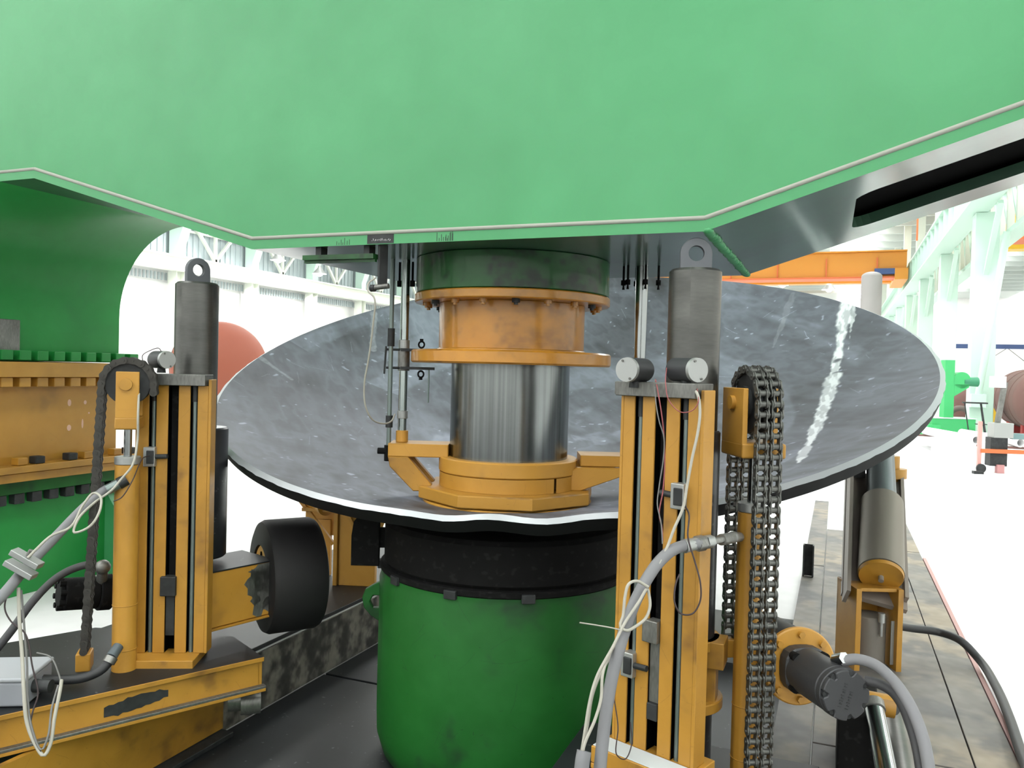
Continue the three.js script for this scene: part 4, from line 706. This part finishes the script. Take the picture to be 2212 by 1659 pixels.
// ---------------------------------------------------------------- rear stand seen below the head
{
  const p = atY(740, 1262, 0.026);
  const g = thing('rear_stand', 'yellow braced stand behind the black wheel, under the head', 'stand', V(p.x, 0.026, p.z), 0.3);
  part('post', rbox(-0.03, 0.24, 0, 0.62, -0.03, 0.03), mat.yellowClean, g); part('post_edge', rbox(-0.06, -0.03, 0, 0.56, -0.05, 0.05), mat.yellow, g);
  part('post', rbox(-0.3, -0.16, 0, 0.42, -0.25, -0.2), mat.yellow, g);
  part('gusset', prism([[0.0, 0.62], [0.36, 0.6], [0.24, 0.3], [0.14, 0.3]], 0.03, 0.045), mat.yellowClean, g);
  part('brace', bar(V(0.02, 0.56, 0.06), V(0.17, 0.3, 0.06), 0.025, 0.02), mat.yellow, g); part('brace', bar(V(-0.34, 0.6, -0.02), V(-0.08, 0.28, -0.02), 0.03, 0.025), mat.yellow, g);
  part('back_panel', rbox(-0.36, -0.06, 0.3, 0.62, -0.26, -0.22), mat.yellow, g); part('cross_bar', rbox(-0.3, 0.05, 0.52, 0.545, -0.03, 0.04), mat.yellow, g);
  part('roller_shell', rod(V(-0.45, 0.72, -0.2), V(-0.1, 0.6, 0.0), 0.12, 0.12, 28), mat.yellowClean, g);
}

// ---------------------------------------------------------------- hall steelwork and things in the distance
const NUM = ['one', 'two', 'three', 'four', 'five', 'six', 'seven', 'eight', 'nine', 'ten', 'eleven'];
for (let k = 0; k < 11; k++) {
  const z = -21.5 - k * 6;
  const c = thing('wall_column', `pale steel wall column, number ${NUM[k]} from the press along the siding wall`, 'column', V(-33.2, 0, z), 0, 'wall columns');
  part('shaft', [box(-0.3, 0.3, 0, 6.375, -0.3, -0.26), box(-0.3, 0.3, 0, 6.375, 0.26, 0.3), box(-0.02, 0.02, 0, 6.375, -0.26, 0.26)], mat.cream, c);
  const h = thing('roof_post', `pale flared roof post, number ${NUM[k]} from the press above the wall girder`, 'post', V(-33.2, 7.185, z), 0, 'roof posts on the wall girder');
  part('flare', prism([[-0.25, 0], [0.3, 0], [0.3, 0.5], [0.75, 1.7], [-0.25, 1.7]], -0.3, 0.3), mat.mint, h); part('post', box(-0.25, 0.2, 1.7, ROOF + 0.1 - 7.185, -0.2, 0.2), mat.cream, h);
}
{
  const g = thing('runway_girder', 'long pale crane runway girder along the siding wall', 'girder', V(-32.9, 0, 0));
  part('web', box(-0.08, 0.08, 6.45, 7.1, -100, 30), mat.cream, g); part('top_flange', box(-0.3, 0.35, 7.1, 7.18, -100, 30), mat.cream, g); part('bottom_flange', box(-0.3, 0.35, 6.38, 6.45, -100, 30), mat.cream, g);
  const t = thing('wall_truss', 'pale diagonal bracing above the runway girder on the siding wall', 'truss', V(-33.3, 0, 0));
  for (let k = 0; k < 10; k++) { const z = -21.5 - k * 6; part('diagonal', bar(V(0, 10.6, z), V(0, 7.3, z - 3), 0.16, 0.16), mat.cream, t); part('diagonal', bar(V(0, 7.3, z - 3), V(0, 10.6, z - 6), 0.16, 0.16), mat.cream, t); part('hanger', box(-0.08, 0.08, 7.2, 10.6, z - 3.08, z - 2.92), mat.cream, t); }
  part('top_chord', box(-0.1, 0.1, 10.5, 10.75, -90, 20), mat.cream, t); part('middle_rail', box(-0.3, -0.2, 8.7, 8.82, -90, 20), mat.cream, t);
  const s = thing('siding', 'corrugated blue-grey siding band high on the wall', 'siding', V(-33.75, 0, 0));
  for (let k = 0; k < 12; k++) { const z0 = -15.5 - 6 * k, gs = []; for (let q = 0; q < 14; q++) gs.push(box(-0.03, 0.05, 7.25, ROOF - 0.56, z0 - q * 0.43 - 0.14, z0 - q * 0.43)); part('siding_panel', [box(-0.05, -0.02, 7.25, ROOF - 0.56, z0 - 5.98, z0), ...gs], mat.sheet, s); const hs = []; for (let q = 0; q < 24; q++) hs.push(box(-0.03, 0.05, 5.9, 6.3, z0 - q * 0.25 - 0.1, z0 - q * 0.25)); part('eave_strip', hs, mat.sheet, s); }
}
function lamp(p, where) {
  const g = thing('high_bay_lamp', `bright round high-bay lamp ${where}`, 'lamp', p, 0, 'high-bay lamps');
  part('reflector', toCreasedNormals(lathe([[0.08, 0.5], [0.12, 0.36], [0.36, 0.1], [0.44, 0], [0.4, 0.02], [0.1, 0.34]], 28), 0.7), mat.alu, g); part('bulb', new THREE.SphereGeometry(0.22, 16, 12).translate(0, 0.06, 0), M('#ffffff', { emissive: '#ffffff', emissiveIntensity: 12 }), g);
  part('stem', new THREE.CylinderGeometry(0.02, 0.02, ROOF - p.y - 0.4, 8).translate(0, (ROOF - p.y - 0.4) / 2 + 0.5, 0), mat.cream, g);
  const l = new THREE.PointLight('#ffffff', 60, 0, 2); l.position.copy(p).add(V(0, 0.0, 0)); l.castShadow = true; l.shadow.radius = 5; scene.add(l);
}
lamp(V(-30, 8.2, -32.4), 'nearest the green press column by the wall'); lamp(V(-30, 7.5, -37.9), 'second along the siding wall'); lamp(V(-30, 7.2, -41.9), 'third along the siding wall');
lamp(V(-3.5, 7.5, -55), 'below the crane, left of the other one'); lamp(V(-0.7, 7.2, -55.3), 'below the crane, right of the other one');
{
  const g = thing('runway_girder', 'mint green crane runway girder receding on the right', 'girder', V(3.75, 0, 0));
  part('web', box(-0.06, 0.06, 6.85, 7.9, -100, 20), mat.mint, g); part('bottom_flange', box(-0.35, 0.35, 6.78, 6.85, -100, 20), mat.mint, g); part('top_flange', box(-0.35, 0.35, 7.9, 7.98, -100, 20), mat.mint, g);
  for (let k = 0; k < 30; k++) part('stiffener', box(-0.33, 0.33, 6.86, 7.9, -14 - k * 1.5, -13.97 - k * 1.5), mat.mint, g);
  const lat = thing('lattice_girder', 'pale lattice walkway girder beside the runway, right edge', 'girder', V(4.9, 0, 0));
  part('lower_chord', box(-0.25, 0.25, 6.1, 6.25, -100, 20), mat.mint, lat); part('upper_chord', box(-0.2, 0.2, 7.9, 8.0, -100, 20), mat.mint, lat);
  for (let k = 0; k < 24; k++) { const z = -16 - k * 1.5; part('post', box(-0.1, 0.1, 6.2, 7.95, z - 0.1, z + 0.1), mat.cream, lat); part('diagonal', bar(V(0, 6.2, z), V(0, 7.95, z - 1.4), 0.1, 0.1), mat.mint, lat); }
  for (let k = 0; k < 8; k++) {
    const z = -28.6 - k * 9, c = thing('hall_column', `mint green hall column, ${['nearest, at the right edge', 'second', 'third', 'fourth', 'fifth', 'sixth', 'seventh', 'farthest'][k]} in the right row`, 'column', V(4.1, 0, z), 0, 'hall columns on the right');
    part('shaft', rbox(-0.33, 0.33, 0, 6.775, -0.35, 0.35, 0.02), mat.mint, c); part('knee_brace', bar(V(0, 4.9, 0.3), V(0, 6.68, 2.4), 0.14, 0.14), mat.mint, c);
    const h = thing('roof_post', `pale roof post, number ${NUM[k]} from the press above the mint girder`, 'post', V(3.75, 7.985, z), 0, 'roof posts on the mint girder'); part('post', box(-0.2, 0.2, 0.03, ROOF + 0.1 - 7.985, -0.2, 0.2), mat.cream, h); part('shoe', rbox(-0.3, 0.3, 0, 0.03, -0.3, 0.3), mat.cream, h);
    part('base_plate', rbox(-0.5, 0.5, 0, 0.05, -0.5, 0.5), mat.mint, c);
  }
  for (let k = 0; k < 22; k++) { const z = -34 - k * 3; const t = thing('roof_beam', `pale roof beam spanning the hall, number ${k + 1} counted from the press`, 'beam', V(0, 0, z), 0, 'roof beams'); part('beam', box(-33.9, 25.9, ROOF - 0.55, ROOF - 0.02, -0.12, 0.12), mat.roof, t); }
}
{
  const a = atD(2176, 500, 23.4), b = atD(2112, 862, 24.55);
  const g = scene.children.find(o => o.name === 'hall_column'), q = g.position; part('slanted_pipe', rod(b.sub(q), a.sub(q), 0.1, 0.1, 16), mat.mint, g, 'slanted pale pipe fixed to the column'); part('pipe_shoe', rbox(-0.2, 0.2, -0.25, 0.15, -0.2, 0.2).translate(b.x, b.y, b.z), mat.mint, g);
  const h = thing('blue_beam', 'dark blue beam across the far side bay', 'beam', V(0, 0, 0)); part('beam', box(5, 25.8, 3.1, 3.3, -42.2, -42), mat.blue, h); for (let k = 0; k < 6; k++) { const x = 5.5 + k * 1.6; part('lattice', [bar(V(x, 3.1, -42.1), V(x + 0.7, 2.5, -42.1), 0.03, 0.03), bar(V(x + 0.7, 2.5, -42.1), V(x + 1.5, 3.1, -42.1), 0.03, 0.03), box(x + 0.68, x + 0.72, 0, 3.1, -42.12, -42.08)], mat.steel, h); }
}
function crane(label, z, x0, x1, y0, y1, m) {
  const g = thing('overhead_crane', label, 'crane', V(0, 0, z), 0);
  part('girder', box(x0, x1, y0, y1, -0.4, 0.4), m, g); part('girder', box(x0, x1, y0, y1, -3.4, -2.6), m, g); part('bottom_flange', box(x0, x1, y0 - 0.1, y0 - 0.005, -0.7, 0.7), mat.orange, g); part('top_flange', box(x0, x1, y1 + 0.005, y1 + 0.08, -0.6, 0.6), m, g);
  for (let k = 0; k < 9; k++) { const x = x1 - 1.5 - k * 2.6; part('stiffener', box(x, x + 0.06, y0, y1 - 0.3, 0.4, 0.5), mat.orange, g); }
  if (x0 < 0) part('gantry_leg', [box(x0, x0 + 0.5, 0, y0, -0.3, 0.3), box(x0, x0 + 0.5, 0, y0, -3.3, -2.7)], m, g);
  part('end_truck', rbox(x1 - 0.6, x1 + 0.05, y0 - 0.2, y0 + 0.4, -3.8, 0.9), m, g); part('drive', rbox(x1 - 1.6, x1 - 0.6, y0 + 0.1, y0 + 0.4, 0.5, 0.9), mat.blue, g); return g;
}
crane('yellow-orange overhead crane bridge seen under the beam on the right', -49, -13, 3.28, 7.2, 8.55, mat.crane);
crane('far overhead crane bridge low behind the grey pillar', -95, -13, 3.28, 7.2, 8.7, mat.crane);
crane('yellow overhead crane bridge in the side bay at the right edge', -36, 5.3, 25, 7.1, 8.5, mat.craneYellow);
single('grey_pillar', 'round grey pillar rising behind the far rim of the head', 'pillar', (() => { const p = atD(1882, 640, 30); return [new THREE.CylinderGeometry(0.36, 0.36, 5.4, 32).translate(p.x, 2.7, p.z), new THREE.SphereGeometry(0.36, 24, 12).scale(1, 0.5, 1).translate(p.x, 5.4, p.z)]; })(), M('#8d8a88', { roughness: 0.6 }));
function vessel(label, p, r, L, turn, m, cat = 'vessel') {
  const g = thing('tank_vessel', label, cat, p, turn);
  const prof = []; for (let k = 0; k <= 12; k++) { const a = Math.PI / 2 * k / 12; prof.push([r * Math.sin(a), L / 2 + r * 0.55 * Math.cos(a)]); } for (let k = 0; k <= 12; k++) { const a = Math.PI / 2 * (1 - k / 12); prof.push([r * Math.sin(a), -L / 2 - r * 0.55 * Math.cos(a)]); }
  part('shell', lathe(prof.reverse(), 64).rotateZ(Math.PI / 2).translate(0, r + 0.12, 0), m, g);
  for (const x of [-L / 3, 0, L / 3]) part('weld_ring', new THREE.TorusGeometry(r, 0.012, 6, 64).rotateY(Math.PI / 2).translate(x, r + 0.12, 0), mat.brown, g);
  for (const x of [-L / 3, L / 3]) part('saddle', rbox(x - 0.15, x + 0.15, -p.y, 0.3, -r * 0.6, r * 0.6), mat.red, g);
  return g;
}
vessel('rust-red primed tank lying behind the tower by the left wall', V(atD(470, 785, 15).x, 0.55, atD(470, 785, 15).z), 0.82, 1.6, 2.35, mat.rustVessel);
vessel('brown ribbed tank at the right edge of the hall', V(atD(2238, 862, 24.5).x, 0.05, atD(2238, 862, 24.5).z), 0.92, 3.2, 1.5708, mat.brown);
vessel('far brown tank behind the green welding positioner', V(atD(2072, 862, 28.5).x, 0.15, atD(2072, 862, 28.5).z), 0.56, 1.2, 1.5708, mat.brown);
{
  const p = V(2.97, 0, -26.6), grn = M('#39a862', { roughness: 0.5 });
  const g = thing('welding_positioner', 'bright green welding positioner standing on the far floor', 'positioner', p, 0.3);
  part('base', rbox(-0.55, 0.65, 0.12, 0.5, -0.4, 0.4), grn, g); part('foot', rbox(-0.7, -0.35, 0, 0.32, -0.5, 0.5), grn, g); part('foot', rbox(0.4, 0.6, 0, 0.2, -0.5, 0.5), grn, g); part('deck', rbox(-0.57, 0.67, 0.505, 0.53, -0.42, 0.42), mat.mint, g);
  part('post', rbox(-0.13, 0.14, 0.53, 2.2, -0.15, 0.15), grn, g); part('bracket', prism([[0.14, 1.15], [0.55, 1.42], [0.55, 1.5], [0.14, 1.5]], -0.15, 0.15), grn, g);
  part('head', [new THREE.CylinderGeometry(0.24, 0.24, 0.3, 24).rotateX(Math.PI / 2).translate(0.35, 1.62, 0)], grn, g); part('drive', new THREE.CylinderGeometry(0.12, 0.14, 0.4, 18).rotateZ(Math.PI / 2).translate(0.62, 1.58, 0.05), M('#2f7d5a', { roughness: 0.5 }), g);
  const s = thing('steel_sheet', 'curled white steel sheet lying on the far floor', 'sheet', V(2.35, 0, -21.2), 0.1); part('sheet', [rbox(-0.45, 0.45, 0.2, 0.22, -0.9, 0.9), prism([[-0.45, 0], [0.45, 0], [0.45, 0.2], [-0.45, 0.2]], 0.86, 0.89)], mat.white, s);
  for (const [x0, z0, x1, z1, lab] of [[3.2, -22.6, 2.2, -25, 'white pipe on the floor beside the curled sheet'], [4.1, -22.4, 3.0, -24.9, 'white pipe on the floor near the right edge']]) {
    const d = thing('steel_pipe', lab, 'pipe', V(0, 0, 0), 0, 'white pipes on the floor'); part('tube', toCreasedNormals(lathe([[0.085, 0], [0.11, 0], [0.11, 2.4], [0.085, 2.4], [0.085, 0]], 28), 0.6).applyQuaternion(new THREE.Quaternion().setFromUnitVectors(V(0, 1, 0), V(x1 - x0, 0.05, z1 - z0).normalize())).translate(x0, 0.16, z0), mat.white, d); part('block', rbox(-0.2, 0.2, 0, 0.05, -0.1, 0.1).translate(x0 - 0.1, 0, z0 - 0.2), mat.brown, d); part('block', rbox(-0.2, 0.2, 0, 0.1, -0.1, 0.1).translate(x1 + 0.1, 0, z1 + 0.2), mat.brown, d);
  }
  const m = thing('cutting_machine', 'small orange and grey wheeled machine on the white floor', 'machine', V(2.62, 0, -16.4), 0.25);
  part('cross_bar', rbox(-0.3, 0.55, 0.35, 0.42, 0.1, 0.16), mat.orange, m); part('upright', rbox(-0.34, -0.28, 0, 0.9, 0.08, 0.14), M('#d99a93', { roughness: 0.6 }), m); part('upright', bar(V(0.55, 0.38, 0.13), V(0.65, 0, 0.13), 0.05, 0.05), M('#d99a93', { roughness: 0.6 }), m);
  part('gearbox', rbox(-0.08, 0.24, 0.62, 0.88, -0.15, 0.12), mat.alu, m); part('motor', rbox(-0.12, 0.16, 0.12, 0.62, -0.12, 0.1), mat.dark, m); part('handle', rbox(0.25, 0.6, 0.6, 0.7, -0.05, 0.05), M('#6f8b8d', { roughness: 0.5 }), m); part('mast', bar(V(0.02, 0.88, 0), V(0.12, 1.6, 0), 0.06, 0.08), mat.steel, m); part('mast_box', rbox(-0.1, 0.1, 1.5, 1.7, -0.1, 0.1), mat.white, m); part('wheel', new THREE.CylinderGeometry(0.08, 0.08, 0.04, 16).rotateX(Math.PI / 2).translate(-0.3, 0.08, 0.18), mat.dark, m);
  part('foot_bar', rbox(-0.5, -0.34, 0, 0.05, 0.3, 0.4), mat.dark, m); part('tray', rbox(-0.02, 0.1, 0, 0.15, 0.05, 0.15), M('#b98585', { roughness: 0.7 }), m);
  { const q = atD(2146, 865, 27.5); single('yellow_drum', 'yellow drum behind the nearest hall column', 'drum', [new THREE.CylinderGeometry(0.16, 0.16, 0.5, 24).translate(q.x, q.y, q.z), new THREE.CylinderGeometry(0.1, 0.16, 0.16, 24).translate(q.x, q.y + 0.33, q.z), box(q.x - 0.2, q.x + 0.2, 0, q.y - 0.25, q.z - 0.2, q.z + 0.2)], mat.craneYellow); }
  single('red_bin', 'red bin on the far floor beside the positioner', 'bin', [rbox(-0.35, 0.35, 0.35, 0.75, -0.2, 0.2).translate(2.3, 0, -31), rbox(-0.4, -0.3, 0, 0.4, -0.2, 0.2).translate(2.3, 0, -31), rbox(0.3, 0.35, 0, 0.4, -0.2, 0.2).translate(2.3, 0, -31)], mat.red);
  single('white_crate', 'white crate on the far floor in front of the red bin', 'crate', [rbox(1.95, 2.6, 0, 0.45, -29, -28.5)], mat.white);
  const st = thing('tool_stand', 'thin dark trestle stand in front of the nearest hall column', 'stand', V(3.62, 0, -25.7)); part('top', rbox(-0.35, 0.25, 0.98, 1.02, -0.15, 0.15), mat.dark, st); for (const [x, dz] of [[0.1, 0.1], [0.1, -0.1], [-0.3, 0.0]]) part('leg', bar(V(x, 0.98, dz * 0.5), V(x + 0.15, 0, dz), 0.03, 0.03), mat.dark, st); part('shelf', rbox(-0.02, 0.26, 0.4, 0.42, -0.1, 0.1), mat.dark, st);
  single('hose_reel', 'dark wound hose reel beside the nearest hall column', 'reel', [new THREE.TorusGeometry(0.3, 0.09, 10, 24).translate(3.7, 0.42, -29.6), rbox(3.5, 3.9, 0, 0.1, -29.7, -29.5)], M('#6b5f5b', { roughness: 0.8 }));
  for (const [x, z, w, lab] of [[4.95, -24.3, 0.5, 'small dark part pile box right of the nearest column'], [5.55, -24.0, 0.4, 'grey scrap box farthest right on the floor']]) { const b = thing('scrap_box', lab, 'box', V(x, 0, z)); part('box', rbox(-w / 2, w / 2, 0, 0.35, -0.2, 0.2), mat.dark, b); part('rim', rbox(-w / 2 - 0.02, w / 2 + 0.02, 0.352, 0.38, -0.22, 0.22), mat.alu, b); }
  const tr = thing('red_trolley', 'low red trolley under the ribbed brown tank', 'trolley', V(6.0, 0, -24.6)); part('deck', rbox(-0.5, 0.5, 0.12, 0.22, -0.3, 0.3), mat.red, tr); for (const x of [-0.4, 0.4]) part('wheel', new THREE.CylinderGeometry(0.08, 0.08, 0.06, 14).rotateX(Math.PI / 2).translate(x, 0.08, 0.25), mat.dark, tr);
}
scene.traverse(o => { if (o.isMesh) { o.castShadow = true; o.receiveShadow = true; } });
renderer.render(scene, camera);
